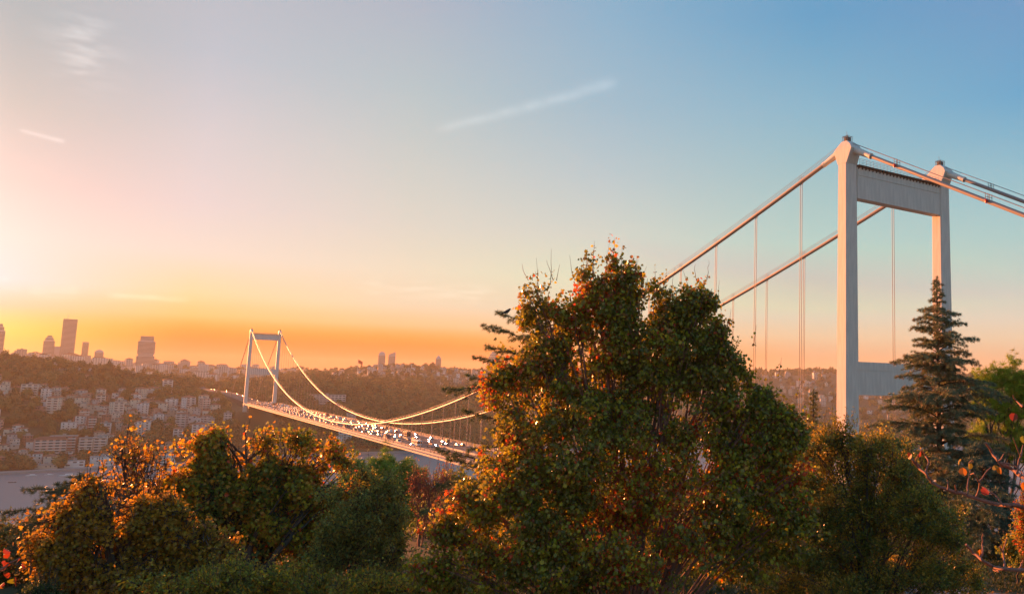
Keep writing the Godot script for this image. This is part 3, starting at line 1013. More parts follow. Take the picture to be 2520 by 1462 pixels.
func skyline() -> void:
	high_rise(-12, 10, 797, 3200, "grey stepped skyscraper standing on the far crest, widest apart", "step")
	high_rise(110, 132, 826, 3300, "slim grey skyscraper with stepped top beside the tallest tower", "step")
	high_rise(158, 186, 786, 3300, "tallest grey skyscraper with mast and lower annex", "mast")
	high_rise(203, 216, 842, 3400, "narrow plain tower block beside the tallest tower", "plain")
	high_rise(234, 252, 861, 3400, "short skyscraper with domed top", "dome")
	high_rise(343, 380, 828, 3000, "broad banded skyscraper with set-back waist", "band")
	high_rise(932, 948, 866, 3300, "twin skyscraper with rounded top above the hill town", "arch")
	high_rise(957, 973, 866, 3300, "twin skyscraper with slanted top above the hill town", "slant")
	high_rise(1073, 1086, 874, 3200, "single skyscraper with pointed top above the hill town", "point")
	high_rise(1204, 1226, 866, 3400, "pale stepped skyscraper behind the cedar boughs", "step")
	# rows of mid-rise blocks along the ridge
	for i in 170:
		var px := rng.randf_range(-60.0, 720.0)
		if i > 135: px = rng.randf_range(700.0, 1300.0)
		if i > 158: px = rng.randf_range(1940.0, 2300.0)
		var az := az_of(px)
		var d := rng.randf_range(2450.0, 3300.0) if px < 720.0 else rng.randf_range(2500.0, 2900.0)
		var p := polar(az, d)
		if not free_spot(p, 22.0): continue
		p.y = ground(p.x, p.z)
		house(p, facing(p) + rng.randf_range(-0.4, 0.4), [14.0, 18.0, 22.0][rng.randi() % 3], [16.0, 22.0, 30.0][rng.randi() % 3], rng.randi_range(4, 9) if px < 640.0 else rng.randi_range(2, 4), rng.randf() < 0.3, true, [0, 0, 1, 2, 4][rng.randi() % 5], "on the city ridge", "blocks on the city ridge")
	# long low building on the crest past the near tower
	var az := az_of(2025)
	var p := polar(az, 2790.0)
	p.y = ground(p.x, p.z) + 1.0
	house(p, facing(p), 14, 60, 2, false, false, 0, "alone on the crest", "blocks on the city ridge")
	# flag on a tall mast
	az = az_of(880)
	p = polar(az, 2050.0)
	p.y = ground(p.x, p.z)
	var tip := P(879, 884, 2050.0)
	var o := thing("flag_pole", "tall mast flying a large red flag on the far hill", "flag", p)
	var b := MB.new()
	b.rod(Vector3(0, -2, 0), Vector3(0, tip.y - p.y, 0), 0.45, 0.25, 8)
	part(o, "mast", b.done(), M.white_paint)
	b = MB.new()
	var side := Vector3(-sin(deg_to_rad(az)), 0, cos(deg_to_rad(az)))
	var hh := tip.y - p.y
	for k in 6:
		var f0 := k / 6.0
		var f1 := (k + 1) / 6.0
		var w0 := Vector3(cos(f0 * 7.0) * 0.6, 0, 0)
		var w1 := Vector3(cos(f1 * 7.0) * 0.6, 0, 0)
		var a0 := side * f0 * 10.0 + Vector3(0, hh - 1.0 - f0 * 5.0, 0) + w0
		var a1 := side * f1 * 10.0 + Vector3(0, hh - 1.0 - f1 * 5.0, 0) + w1
		var dn := Vector3(0, -7.5, 0)
		b.quad(a0 + dn, a1 + dn, a1, a0)
	part(o, "flag", b.done(), mat(Color(0.65, 0.02, 0.02), 0.8))

# ---------------------------------------------------------------- traffic
func extrude(b: MB, prof: Array, half: float, top_in := 0.0, y_in := 99.0) -> void:
	var l := PackedVector3Array()
	var r := PackedVector3Array()
	for q in prof:
		var k: float = half - (top_in if q[1] > y_in else 0.0)
		l.push_back(Vector3(q[0], q[1], -k))
		r.push_back(Vector3(q[0], q[1], k))
	var n := l.size()
	for i in n:
		var j := (i + 1) % n
		b.quad(l[i], r[i], r[j], l[j])
	for i in range(1, n - 1):
		b.tri(r[0], r[i + 1], r[i])
		b.tri(l[0], l[i], l[i + 1])

func make_vehicle(kind: String) -> Dictionary:
	var b := MB.new()
	var g := MB.new()
	var w := MB.new()
	var half := 0.9
	var axles := [-1.35, 1.35]
	var wr := 0.33
	match kind:
		"car":
			extrude(b, [[-2.15, 0.28], [-2.2, 0.62], [-1.95, 0.92], [-1.2, 0.97], [0.95, 0.98], [2.05, 0.82], [2.2, 0.6], [2.15, 0.28]], half)
			extrude(b, [[-0.95, 1.425], [-0.85, 1.47], [0.2, 1.47], [0.3, 1.425]], 0.66)
			extrude(g, [[-1.6, 0.94], [-0.95, 1.43], [0.3, 1.43], [1.15, 0.95]], 0.84, 0.17, 1.2)
		"van":
			half = 0.98; axles = [-1.6, 1.6]
			extrude(b, [[-2.5, 0.32], [-2.52, 1.0], [-2.45, 1.3], [2.0, 1.05], [2.45, 0.95], [2.5, 0.32]], half)
			extrude(b, [[-2.35, 1.3], [-2.3, 1.96], [-2.1, 2.02], [0.7, 2.0], [0.9, 1.94], [1.0, 1.3]], 0.93, 0.08, 1.5)
			extrude(g, [[0.2, 1.12], [0.3, 1.85], [0.95, 1.9], [1.95, 1.06]], 0.945, 0.1, 1.4)
		"truck":
			half = 1.2; axles = [-2.8, 2.6]; wr = 0.48
			extrude(b, [[-4.2, 0.9], [-4.2, 3.5], [1.5, 3.5], [1.5, 0.9]], half)
			extrude(b, [[1.75, 0.6], [1.75, 2.75], [3.0, 2.75], [3.75, 1.7], [3.8, 0.6]], half * 0.96)
			extrude(g, [[2.5, 1.72], [2.5, 2.5], [3.2, 2.52], [3.82, 1.72]], half * 0.97)
		"bus":
			half = 1.25; axles = [-3.2, 3.4]; wr = 0.48
			extrude(b, [[-5.8, 0.4], [-5.85, 3.0], [-5.6, 3.15], [5.5, 3.15], [5.8, 2.9], [5.85, 0.4]], half)
			extrude(g, [[-5.3, 1.35], [-5.3, 2.5], [5.87, 2.6], [5.9, 1.35]], half + 0.03)
	w.tube(PackedVector3Array([Vector3(0, 0, -0.1), Vector3(0, 0, -0.08), Vector3(0, 0, 0.1)]), PackedFloat32Array([wr * 0.9, wr, wr]), 10)
	return {"body": b.done(), "window": g.done(), "wheel": w.done(), "axles": axles, "half": half, "r": wr}

func traffic() -> void:
	var kinds := {}
	for k in ["car", "van", "truck", "bus"]: kinds[k] = make_vehicle(k)
	var paints := [["white", Color(0.85, 0.85, 0.84)], ["pearl", Color(0.8, 0.78, 0.72)], ["silver", Color(0.62, 0.62, 0.63)], ["grey", Color(0.2, 0.2, 0.21)], ["black", Color(0.025, 0.025, 0.028)], ["dark blue", Color(0.03, 0.05, 0.12)], ["red", Color(0.35, 0.03, 0.025)]]
	var pm := []
	for c in paints:
		var m := mat(c[1], 0.35, 0.0)
		m.clearcoat_enabled = true
		m.clearcoat = 1.0
		m.clearcoat_roughness = 0.06
		pm.append(m)
	var put := func(kind: String, at: Vector3, turn: float, tilt: float, ci: int, where: String, group: String) -> void:
		var k: Dictionary = kinds[kind]
		var o := thing({"car": "car", "van": "delivery_van", "truck": "box_truck", "bus": "bus"}[kind], "%s %s %s" % [paints[ci][0], {"car": "saloon car", "van": "delivery van", "truck": "box truck", "bus": "long bus"}[kind], where], kind, at, group)
		o.rotation = Vector3(0, turn, tilt)
		part(o, "body", k.body, pm[ci])
		part(o, "window", k.window, M.glass)
		for a in k.axles:
			for s in [-1.0, 1.0]: part(o, "wheel", k.wheel, M.tyre, Vector3(a, k.r, s * (k.half - 0.1)))
	for side in [-1.0, 1.0]:
		for lane in 4:
			var z: float = side * (2.5 + 3.6 * lane)
			var x := 330.0 + rng.randf() * 25.0
			while x < 1086.0:
				var u := rng.randf()
				var kind := "car" if u < 0.84 else ("van" if u < 0.92 else ("truck" if u < 0.96 else "bus"))
				put.call(kind, Vector3(x, DECK + 0.075, z + rng.randf_range(-0.3, 0.3)), 0.0 if side > 0.0 else PI, 0.0, [0, 1, 0, 1, 2, 2, 2, 3, 4, 5, 6][rng.randi() % 11], "in the %s lane, %s carriageway, %s" % [["median", "second", "third", "parapet"][lane], "outbound" if side > 0.0 else "inbound", "near the far tower" if x > 900.0 else ("past mid span" if x > 640.0 else "before mid span")], "traffic on the bridge")
				x += rng.randf_range(14.0, 26.0) * lerpf(1.5, 0.72, smoothstep(450.0, 900.0, x)) + (8.0 if kind in ["truck", "bus"] else 0.0)
	var path := approach_path()
	for i in range(2, path.size() - 2, 2):
		for z in [-9.0, 5.0]:
			if rng.randf() < 0.72: continue
			var t := (path[i + 1] - path[i - 1]).normalized()
			put.call("car", path[i] + Vector3(-t.z, 0, t.x) * (z + rng.randf_range(-2.0, 3.0)) + Vector3(0, 0.05, 0), atan2(-t.z, t.x), asin(t.y), rng.randi() % 5, "on the motorway behind the far tower", "traffic on the approach")

func boats() -> void:
	var spots := [[75.0, 1172.0, 9.0, "white motor boat moored off the far quay"], [165.0, 1173.0, 14.0, "long white tour boat passing along the far quay"], [28.0, 1188.0, 6.0, "small dark rowing boat out on the open water"], [300.0, 1168.0, 8.0, "small white cabin boat close to the far shore"], [118.0, 1170.0, 7.0, "little white skiff between larger boats by the quay"]]
	for s in spots:
		var r := ray(s[0], s[1])
		var p := EYE + r * (-EYE.y / r.y)
		p.y = 0.0
		var L: float = s[2]
		var o := thing("boat", s[3], "boat", p, "boats on the strait", facing(p) + PI / 2 + rng.randf_range(-0.3, 0.3))
		var b := MB.new()
		var rings := []
		for e in [[-0.35, 0.6], [0.5, 1.0], [0.9, 1.05]]:
			var q := PackedVector3Array()
			for u in [[-0.5, -0.13], [-0.5, 0.13], [0.1, 0.17], [0.36, 0.1], [0.52, 0.0], [0.36, -0.1], [0.1, -0.17]]:
				q.push_back(Vector3(u[0] * L * lerpf(0.9, 1.0, e[1] - 0.05), e[0] * L * 0.11, u[1] * L * e[1]))
			rings.append(q)
		b.loft(rings)
		part(o, "hull", b.done(), M.white_paint if not "dark" in s[3] else M.steel_dark)
		b = MB.new()
		if "dark" in s[3]: b.box(Vector3(-0.2 * L, 0.02 * L, -0.1 * L), Vector3(-0.1 * L, 0.115 * L, 0.1 * L))
		else: b.loft([ring4(-0.05 * L, 0.08 * L, 0, 0.5 * L, 0.2 * L, 0.03 * L), ring4(-0.07 * L, 0.2 * L, 0, 0.42 * L, 0.16 * L, 0.03 * L)])
		part(o, "cabin" if not "dark" in s[3] else "thwart", b.done(), M.white_paint)

# ---------------------------------------------------------------- trees of the park
func leaf_mesh(kind: String, col := Color(1, 1, 1)) -> ArrayMesh:
	var b := MB.new()
	b.col = col
	var pts := []
	match kind:
		"lobed": pts = [[0.0, 0.0], [0.22, 0.1], [0.5, 0.28], [0.3, 0.42], [0.46, 0.7], [0.2, 0.68], [0.0, 1.0]]
		"oval": pts = [[0.0, 0.0], [0.2, 0.22], [0.27, 0.5], [0.16, 0.8], [0.0, 1.0]]
		"round": pts = [[0.0, 0.0], [0.36, 0.15], [0.5, 0.45], [0.36, 0.8], [0.0, 1.0]]
	for s in [-1.0, 1.0]:
		for i in pts.size() - 1:
			var p := Vector3(s * pts[i][0], pts[i][1], absf(pts[i][0]) * 0.35 - pow(pts[i][1], 2.0) * 0.12)
			var q := Vector3(s * pts[i + 1][0], pts[i + 1][1], absf(pts[i + 1][0]) * 0.35 - pow(pts[i + 1][1], 2.0) * 0.12)
			var c := Vector3(0, 0.42, -0.03)
			if s > 0.0: b.tri(c, p, q)
			else: b.tri(c, q, p)
	return b.done()

func tuft_mesh(blades: int, spread: float, width: float, sd: int) -> ArrayMesh:
	var g := RandomNumberGenerator.new()
	g.seed = sd
	var b := MB.new()
	for i in blades:
		var w := i * 2.39996 + g.randf() * 0.5
		var tilt := spread * sqrt((i + 0.5) / blades)
		var t := Vector3(sin(tilt) * cos(w), cos(tilt), sin(tilt) * sin(w))
		var s := t.cross(Vector3(g.randfn(), g.randfn(), g.randfn())).normalized() * width
		var l := g.randf_range(0.75, 1.0)
		b.tri(s * 0.6, t * l, -s * 0.6)
		b.tri(s * 0.6 + t * 0.02, t * l * 0.5 + s, t * l)
	return b.done()

func pick(pal: Array, u: float) -> Color:
	for e in pal:
		u -= e[1]
		if u <= 0.0: return e[0]
	return pal[-1][0]

func leaf_basis(tip: Vector3, size: float) -> Basis:
	var y := tip.normalized()
	var x := y.cross(Vector3(rng.randfn(), rng.randfn(), rng.randfn())).normalized()
	var z := x.cross(y)
	return Basis(x * size, y * size, z * size)

func bend(a: Vector3, c: Vector3, e: Vector3, n: int, wob: float) -> PackedVector3Array:
	var out := PackedVector3Array()
	for i in n + 1:
		var t := float(i) / n
		var p := a.lerp(c, t).lerp(c.lerp(e, t), t)
		if i > 0 and i < n: p += Vector3(rng.randfn(), rng.randfn() * 0.5, rng.randfn()) * wob
		out.push_back(p)
	return out

func taper(r0: float, r1: float, n: int) -> PackedFloat32Array:
	var out := PackedFloat32Array()
	for i in n + 1: out.push_back(lerpf(r0, r1, pow(float(i) / n, 0.8)))
	return out

func tree(called: String, label: String, category: String, foot_px: float, d: float, lobes: Array, o: Dictionary) -> Node3D:
	var base := polar(az_of(foot_px, 1200.0), d)
	base.y = ground(base.x, base.z) - 0.1
	var root := thing(called, label, category, base, o.get("group", ""))
	var away := Vector3(base.x - EYE.x, 0, base.z - EYE.z).normalized()
	var across := Vector3(-away.z, 0, away.x)
	var L := []
	var total := 0.0
	for l in lobes:
		var dd: float = d + (l[4] if l.size() > 4 else 0.0)
		var m := metre(l[0], l[1], dd)
		var c := P(l[0], l[1], dd) - base
		m *= o.get("tight", 1.0)
		L.append([c, l[2] * m, l[3] * m, maxf(l[2], l[3]) * m * o.get("depth", 0.6)])
	# every big lobe is a cluster of smaller uneven ones
	var S := []
	for l in L:
		var few: int = o.get("split", 9)
		S.append([l[0], l[1] * 0.72, l[2] * 0.72, l[3] * 0.72])
		for k in few:
			var dir := Vector3(rng.randfn(), rng.randfn() + 0.25, rng.randfn()).normalized()
			var f := rng.randf_range(0.2, 0.46)
			S.append([l[0] + (across * dir.x * l[1] + Vector3(0, dir.y * l[2], 0) + away * dir.z * l[3]) * o.get("ragged", 0.72), l[1] * f, l[2] * f * rng.randf_range(0.8, 1.5), l[3] * f])
	for l in S: total += l[1] * l[2]
	# wood
	var bark: Material = o.get("bark", M.bark)
	var hi := 0
	for i in L.size():
		if L[i][0].y + L[i][2] > L[hi][0].y + L[hi][2]: hi = i
	var r0: float = o.get("trunk", 0.12)
	for i in L.size():
		var c: Vector3 = L[i][0]
		var top := c + Vector3(0, L[i][2] * 0.75, 0)
		var off := Vector3(rng.randfn(), 0, rng.randfn()) * r0 * 1.2 if i != hi else Vector3.ZERO
		var b := MB.new()
		b.tube(bend(off, off + Vector3(c.x * 0.25, c.y * 0.55, c.z * 0.25), top, 10, 0.035), taper(r0 if i == hi else r0 * 0.62, 0.008, 10), 7)
		for k in int(o.get("forks", 5)):
			var t := rng.randf_range(0.3, 0.85)
			var s := off.lerp(off + Vector3(c.x * 0.25, c.y * 0.55, c.z * 0.25), t).lerp((off + Vector3(c.x * 0.25, c.y * 0.55, c.z * 0.25)).lerp(top, t), t)
			var dir := (across * rng.randfn() + away * rng.randfn() + Vector3(0, 0.7, 0)).normalized()
			var e = c + (across * dir.dot(across) * L[i][1] + away * dir.dot(away) * L[i][3] + Vector3(0, dir.y * L[i][2], 0)) * 0.85
			b.tube(bend(s, s.lerp(e, 0.5) + Vector3(0, 0.15, 0), e, 6, 0.03), taper(r0 * 0.22, 0.005, 6), 5)
		part(root, "trunk" if i == hi else "limb", b.done(), bark)
	# leaves in clumps on twigs
	var n: int = o.n
	var per: int = o.per
	var cr: float = o.cr
	var size: float = o.size
	var pal: Array = o.pal
	var hole: float = o.get("hole", -0.2)
	var tw := MB.new()
	var buf := PackedFloat32Array()
	var twig_r: float = o.get("twig", 0.005)
	for k in n:
		var u := rng.randf() * total
		var li := 0
		while li < S.size() - 1 and u > S[li][1] * S[li][2]:
			u -= S[li][1] * S[li][2]
			li += 1
		var dir := Vector3(rng.randfn(), rng.randfn(), rng.randfn()).normalized()
		var r := pow(rng.randf(), o.get("fill", 0.4)) * (1.0 + 0.1 * rng.randfn()) * (rng.randf_range(1.1, 1.55) if k % 13 == 0 else 1.0)
		var out = across * dir.x * S[li][1] + Vector3(0, dir.y * S[li][2], 0) + away * dir.z * S[li][3]
		var p: Vector3 = S[li][0] + out * r
		if p.y < 0.15: continue
		if nz.get_noise_3dv((p + base) * o.get("clump", 220.0)) < hole: continue
		var od = out.normalized()
		var twd = (od + Vector3(0, o.get("rise", 0.5), 0) + Vector3(rng.randfn(), rng.randfn(), rng.randfn()) * 0.35).normalized()
		var tl := cr * 2.2
		if k % int(o.get("twig_every", 2)) == 0: tw.rod(p - twd * tl, p + twd * cr * 0.8, twig_r * 1.6, twig_r * 0.6, 3)
		var patch = nz.get_noise_3dv((p + base) * 60.0) * o.get("patch", 0.35)
		var side: float = o.get("lean", 0.0) * clampf(dir.x, -1, 1) + o.get("tips", 0.0) * dir.y  # tips makes upper leaves golder, sun on the top put into hue
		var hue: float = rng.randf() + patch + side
		for j in per:
			var q = p + twd * rng.randf_range(-1.2, 0.9) * cr + Vector3(rng.randfn(), rng.randfn(), rng.randfn()) * cr * 0.55
			var tip = od * 0.45 + Vector3(0, -o.get("droop", 0.6), 0) + Vector3(rng.randfn(), rng.randfn(), rng.randfn()) * 0.55
			var c := pick(pal, clampf(hue + rng.randfn() * 0.14, 0.0, 0.999)) * rng.randf_range(0.7, 1.3)
			push(buf, leaf_basis(tip, size * rng.randf_range(0.5, 1.25)), q, c)
	# young shoots standing out of the crown
	for k in int(o.get("sprays", 45)):
		var l: Array = S[rng.randi() % S.size()]
		var dir := Vector3(rng.randfn(), absf(rng.randfn()) + 0.5, rng.randfn()).normalized()
		var a: Vector3 = l[0] + across * dir.x * l[1] * 0.9 + Vector3(0, dir.y * l[2] * 0.9, 0) + away * dir.z * l[3] * 0.9
		var e: Vector3 = a + (dir * 0.5 + Vector3(0, 1, 0)).normalized() * d * rng.randf_range(0.008, 0.022)
		tw.rod(a, e, twig_r * 1.3, twig_r * 0.5, 3)
		for j in 7:
			push(buf, leaf_basis(Vector3(rng.randfn(), rng.randfn() - 0.4, rng.randfn()), size * rng.randf_range(0.45, 0.95)), a.lerp(e, rng.randf()) + Vector3(rng.randfn(), rng.randfn(), rng.randfn()) * size * 0.3, pick(pal, rng.randf()) * rng.randf_range(0.8, 1.2))
	# upright leader shoots, half bare
	for s in o.get("shoots", []):
		var a := P(s[0], s[1], d + rng.randf_range(-0.5, 0.5)) - base
		var e := P(s[2], s[3], d + rng.randf_range(-0.5, 0.5)) - base
		tw.tube(bend(a, a.lerp(e, 0.5) + across * rng.randfn() * 0.03, e, 5, 0.006), taper(twig_r * 2.0, twig_r * 0.55, 5), 4)
		for j in int(s[4]):
			var t := rng.randf_range(0.05, s[5])
			var tip := Vector3(rng.randfn(), rng.randfn() - 0.6, rng.randfn())
			push(buf, leaf_basis(tip, size * rng.randf_range(0.55, 0.95)), a.lerp(e, t) + Vector3(rng.randfn(), rng.randfn(), rng.randfn()) * 0.03, pick(pal, rng.randf()) * rng.randf_range(0.8, 1.3))
	if tw.v.size() > 0: part(root, "twigs", tw.done(), bark).set_meta("kind", "stuff")
	var lm := leaf_mesh(o.leaf) if o.leaf != "needle" else tuft_mesh(30, 1.9, 0.045, 7)
	# the leaves that show largest are pieces of their own
	var single: int = o.get("single", 0)
	if single > 0:
		var order := []
		var cnt := buf.size() / 16
		for i in cnt:
			var q := Vector3(buf[i * 16 + 3], buf[i * 16 + 7], buf[i * 16 + 11])
			order.append([q.dot(away) - q.dot(across) * 0.15, i])
		order.sort_custom(func(x, y): return x[0] < y[0])
		var drop := {}
		var mats := []
		for e in pal:
			mats.append(leaf_mesh(o.leaf, e[0]))
		for s in single:
			var i: int = order[s * 3][1]
			drop[i] = true
			var f := buf.slice(i * 16, i * 16 + 16)
			var mi := part(root, "leaf", mats[rng.randi() % mats.size()], o.get("mat", M.leaf))
			mi.transform = Transform3D(Vector3(f[0], f[4], f[8]), Vector3(f[1], f[5], f[9]), Vector3(f[2], f[6], f[10]), Vector3(f[3], f[7], f[11]))
		var rest := PackedFloat32Array()
		for i in cnt:
			if not drop.has(i): rest.append_array(buf.slice(i * 16, i * 16 + 16))
		buf = rest
	copies(root, "crown", lm, o.get("mat", M.leaf), buf, true)
	return root

func conifer(called: String, label: String, top: Vector3, widths: Array, o: Dictionary) -> Node3D:
	# widths: [metres below the top, branch length]
	var base := Vector3(top.x, ground(top.x, top.z) - 0.1, top.z)
	var h := top.y - base.y
	var root := thing(called, label, "tree", base)
	var b := MB.new()
	b.tube(bend(Vector3.ZERO, Vector3(0.05, h * 0.5, 0.04), Vector3(0, h, 0), 12, 0.012), taper(o.get("trunk", 0.16), 0.012, 12), 8)
	part(root, "trunk", b.done(), M.bark)
	var br := MB.new()
	var buf := PackedFloat32Array()
	var y := 0.12
	var k := 0
	var pal: Array = o.pal
	var step: float = o.step
	var boughs := []
	for tip in o.get("tips", []):
		var e: Vector3 = tip - base
		var hl := Vector2(e.x, e.z).length()
		boughs.append([Vector3(0, e.y - hl * 0.32, 0), Vector3(e.x * 0.55, e.y - hl * 0.1, e.z * 0.55), e, hl])
	while y < h - 0.3:
		var L: float = widths[-1][1]
		for i in widths.size() - 1:
			if y < widths[i + 1][0]:
				L = lerpf(widths[i][1], widths[i + 1][1], clampf((y - widths[i][0]) / (widths[i + 1][0] - widths[i][0]), 0, 1))
				break
		var w: float = k * 2.39996 + rng.randf() * 0.4
		L *= rng.randf_range(0.35, 1.2)
		var hd := Vector3(cos(w), 0, sin(w))
		var rise: float = o.get("rise", 0.25) * (1.0 - y / h) + rng.randf_range(-0.22, 0.16)
		var s := Vector3(0, h - y, 0)
		boughs.append([s, s + hd * L * 0.55 + Vector3(0, L * rise * 0.85, 0), s + hd * L + Vector3(0, L * (rise - o.get("droop", 0.12)), 0), L])
		y += o.get("whorl", 0.085) * lerpf(0.4, 0.75, y / h)
		k += 1
	for bo in boughs:
		var s: Vector3 = bo[0]
		var mid: Vector3 = bo[1]
		var e: Vector3 = bo[2]
		var L: float = bo[3]
		var hd := Vector3(e.x - s.x, 0, e.z - s.z).normalized()
		var path := bend(s, mid, e, 7, 0.015 * L)
		if bo == boughs[0]: perch = base + path[5].lerp(path[6], 0.3)
		br.tube(path, taper(0.012 + 0.011 * L, 0.004, 7), 4)
		var along := 0.1
		while along < L:
			var t := along / L
			var idx := clampi(int(t * 7.0), 0, 6)
			var p := path[idx].lerp(path[idx + 1], t * 7.0 - idx)
			var fwd := (path[idx + 1] - path[idx]).normalized()
			if t > 0.12:
				for sd in [-1.0, 1.0]:
					var sl: float = minf((L - along) * 0.55 + 0.12, o.get("side", 0.7)) * rng.randf_range(0.5, 1.1)
					var sdir = (fwd * 0.75 + Vector3(-hd.z, 0, hd.x) * sd * 0.8 + Vector3(0, rng.randf_range(-0.9, 0.3), 0)).normalized()
					var q := 0.0
					br.rod(p, p + sdir * sl, 0.006, 0.003, 3)
					while q < sl:
						var c := pick(pal, rng.randf()) * rng.randf_range(0.75, 1.25)
						var up = (sdir * 0.75 + Vector3(0, 0.55, 0) + Vector3(rng.randfn(), rng.randfn(), rng.randfn()) * 0.35)
						push(buf, leaf_basis(up, o.size * rng.randf_range(0.7, 1.2)), p + sdir * q + Vector3(rng.randfn(), rng.randfn(), rng.randfn()) * 0.012, c)
						q += step
			along += o.get("gap", 0.16)
		push(buf, leaf_basis(e - mid, o.size), e, pal[0][0])
	for i in 14: push(buf, leaf_basis(Vector3(rng.randfn() * 0.4, 1, rng.randfn() * 0.4), o.size), Vector3(0, h - i * 0.05, 0), pal[0][0])
	part(root, "boughs", br.done(), M.bark).set_meta("kind", "stuff")
	copies(root, "crown", tuft_mesh(o.get("blades", 20), 1.7, 0.06, 3), M.needle, buf, true)
	return root

func near_trees() -> void:
	var dk := Color(0.195, 0.228, 0.047)
	var md := Color(0.325, 0.330, 0.052)
	var yg := Color(0.375, 0.368, 0.036)
	var go := Color(0.620, 0.480, 0.043)
	var og := Color(0.620, 0.320, 0.029)
	var rd := Color(0.620, 0.112, 0.036)
	var br := Color(0.347, 0.186, 0.070)
	# the big broadleaf in the middle
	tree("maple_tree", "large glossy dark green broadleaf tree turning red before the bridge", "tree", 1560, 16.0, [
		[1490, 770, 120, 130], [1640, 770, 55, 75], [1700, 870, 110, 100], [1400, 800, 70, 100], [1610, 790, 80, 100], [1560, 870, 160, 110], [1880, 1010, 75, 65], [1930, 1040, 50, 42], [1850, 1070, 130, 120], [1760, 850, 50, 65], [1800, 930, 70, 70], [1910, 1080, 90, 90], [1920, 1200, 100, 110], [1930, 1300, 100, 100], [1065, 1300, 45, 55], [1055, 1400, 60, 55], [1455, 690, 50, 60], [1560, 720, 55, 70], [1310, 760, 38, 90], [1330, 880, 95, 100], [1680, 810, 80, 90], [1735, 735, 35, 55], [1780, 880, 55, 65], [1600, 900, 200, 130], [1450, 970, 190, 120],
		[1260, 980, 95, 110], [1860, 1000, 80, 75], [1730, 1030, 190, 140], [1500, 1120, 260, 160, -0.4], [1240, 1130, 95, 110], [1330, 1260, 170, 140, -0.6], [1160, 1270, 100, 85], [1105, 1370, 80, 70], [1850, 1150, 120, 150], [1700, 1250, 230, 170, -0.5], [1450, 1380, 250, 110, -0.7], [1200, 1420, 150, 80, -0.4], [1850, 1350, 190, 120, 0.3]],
		{"depth": 0.5, "tight": 0.92, "sprays": 110, "n": 11800, "per": 13, "cr": 0.11, "size": 0.078, "leaf": "lobed", "mat": M.leaf_gloss, "trunk": 0.1, "forks": 6, "hole": -0.13, "clump": 190.0, "fill": 0.36, "droop": 0.75, "single": 260, "twig": 0.0045, "twig_every": 2, "patch": 0.5, "lean": -0.1,  # lean and the gold leaves paint the sunlit left side into leaf colour
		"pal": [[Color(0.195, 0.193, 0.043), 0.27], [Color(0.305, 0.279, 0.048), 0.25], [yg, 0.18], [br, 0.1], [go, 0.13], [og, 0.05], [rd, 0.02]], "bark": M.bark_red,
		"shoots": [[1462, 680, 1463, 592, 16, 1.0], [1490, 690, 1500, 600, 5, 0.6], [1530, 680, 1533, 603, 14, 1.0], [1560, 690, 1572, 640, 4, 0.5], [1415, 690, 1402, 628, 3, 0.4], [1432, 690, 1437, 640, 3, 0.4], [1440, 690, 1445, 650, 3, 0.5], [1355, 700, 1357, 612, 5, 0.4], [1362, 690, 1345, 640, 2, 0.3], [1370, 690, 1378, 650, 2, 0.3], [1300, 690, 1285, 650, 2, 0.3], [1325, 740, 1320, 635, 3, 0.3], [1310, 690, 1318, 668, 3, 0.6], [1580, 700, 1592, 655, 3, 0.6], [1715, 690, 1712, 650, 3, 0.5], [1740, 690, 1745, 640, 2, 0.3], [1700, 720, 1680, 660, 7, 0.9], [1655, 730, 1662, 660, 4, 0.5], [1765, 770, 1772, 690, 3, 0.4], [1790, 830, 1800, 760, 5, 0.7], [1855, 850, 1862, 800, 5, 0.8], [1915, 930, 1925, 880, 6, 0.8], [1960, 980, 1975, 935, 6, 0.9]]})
	# cedars
	conifer("cedar_tree", "cedar with flat boughs reaching out from behind the big broadleaf", P(1345, 745, 20.5), [[0.0, 0.1], [0.7, 1.2], [2.0, 1.9], [3.4, 2.5], [9.0, 3.0]],
		{"tips": [P(1222, 768, 20.3), P(1188, 800, 20.3), P(1195, 850, 20.4), P(1150, 925, 20.3), P(1165, 880, 20.6), P(1140, 1010, 20.3), P(1075, 1105, 20.2), P(1100, 1130, 20.5)], "pal": [[Color(0.099, 0.143, 0.050), 0.5], [Color(0.144, 0.180, 0.064), 0.35], [Color(0.215, 0.180, 0.064), 0.15]], "step": 0.07, "size": 0.1, "rise": 0.3, "whorl": 0.2, "gap": 0.15, "side": 0.4})
	bird_perch = perch
	conifer("cedar_tree", "tall pointed cedar with drooping tips in front of the bridge tower", P(2308, 682, 34.0), [[0.0, 0.06], [1.1, 0.35], [1.8, 1.05], [2.6, 0.95], [3.3, 1.8], [5.0, 2.4], [7.0, 3.0], [11.0, 3.6]],
		{"pal": [[Color(0.146, 0.194, 0.108), 0.4], [Color(0.195, 0.235, 0.126), 0.35], [Color(0.264, 0.203, 0.106), 0.25]], "step": 0.08, "size": 0.13, "rise": 0.5, "droop": 0.2, "whorl": 0.1, "gap": 0.14, "side": 0.8, "trunk": 0.2})
	conifer("cedar_tree", "dark low cedar with layered boughs above the water", P(195, 1165, 27.0), [[0.0, 0.3], [0.5, 1.4], [1.0, 2.1], [2.2, 2.4], [6.0, 2.6]],
		{"pal": [[Color(0.072, 0.106, 0.050), 0.6], [Color(0.108, 0.129, 0.058), 0.4]], "step": 0.08, "size": 0.12, "rise": 0.1, "droop": 0.05, "whorl": 0.11, "gap": 0.2, "side": 0.6})
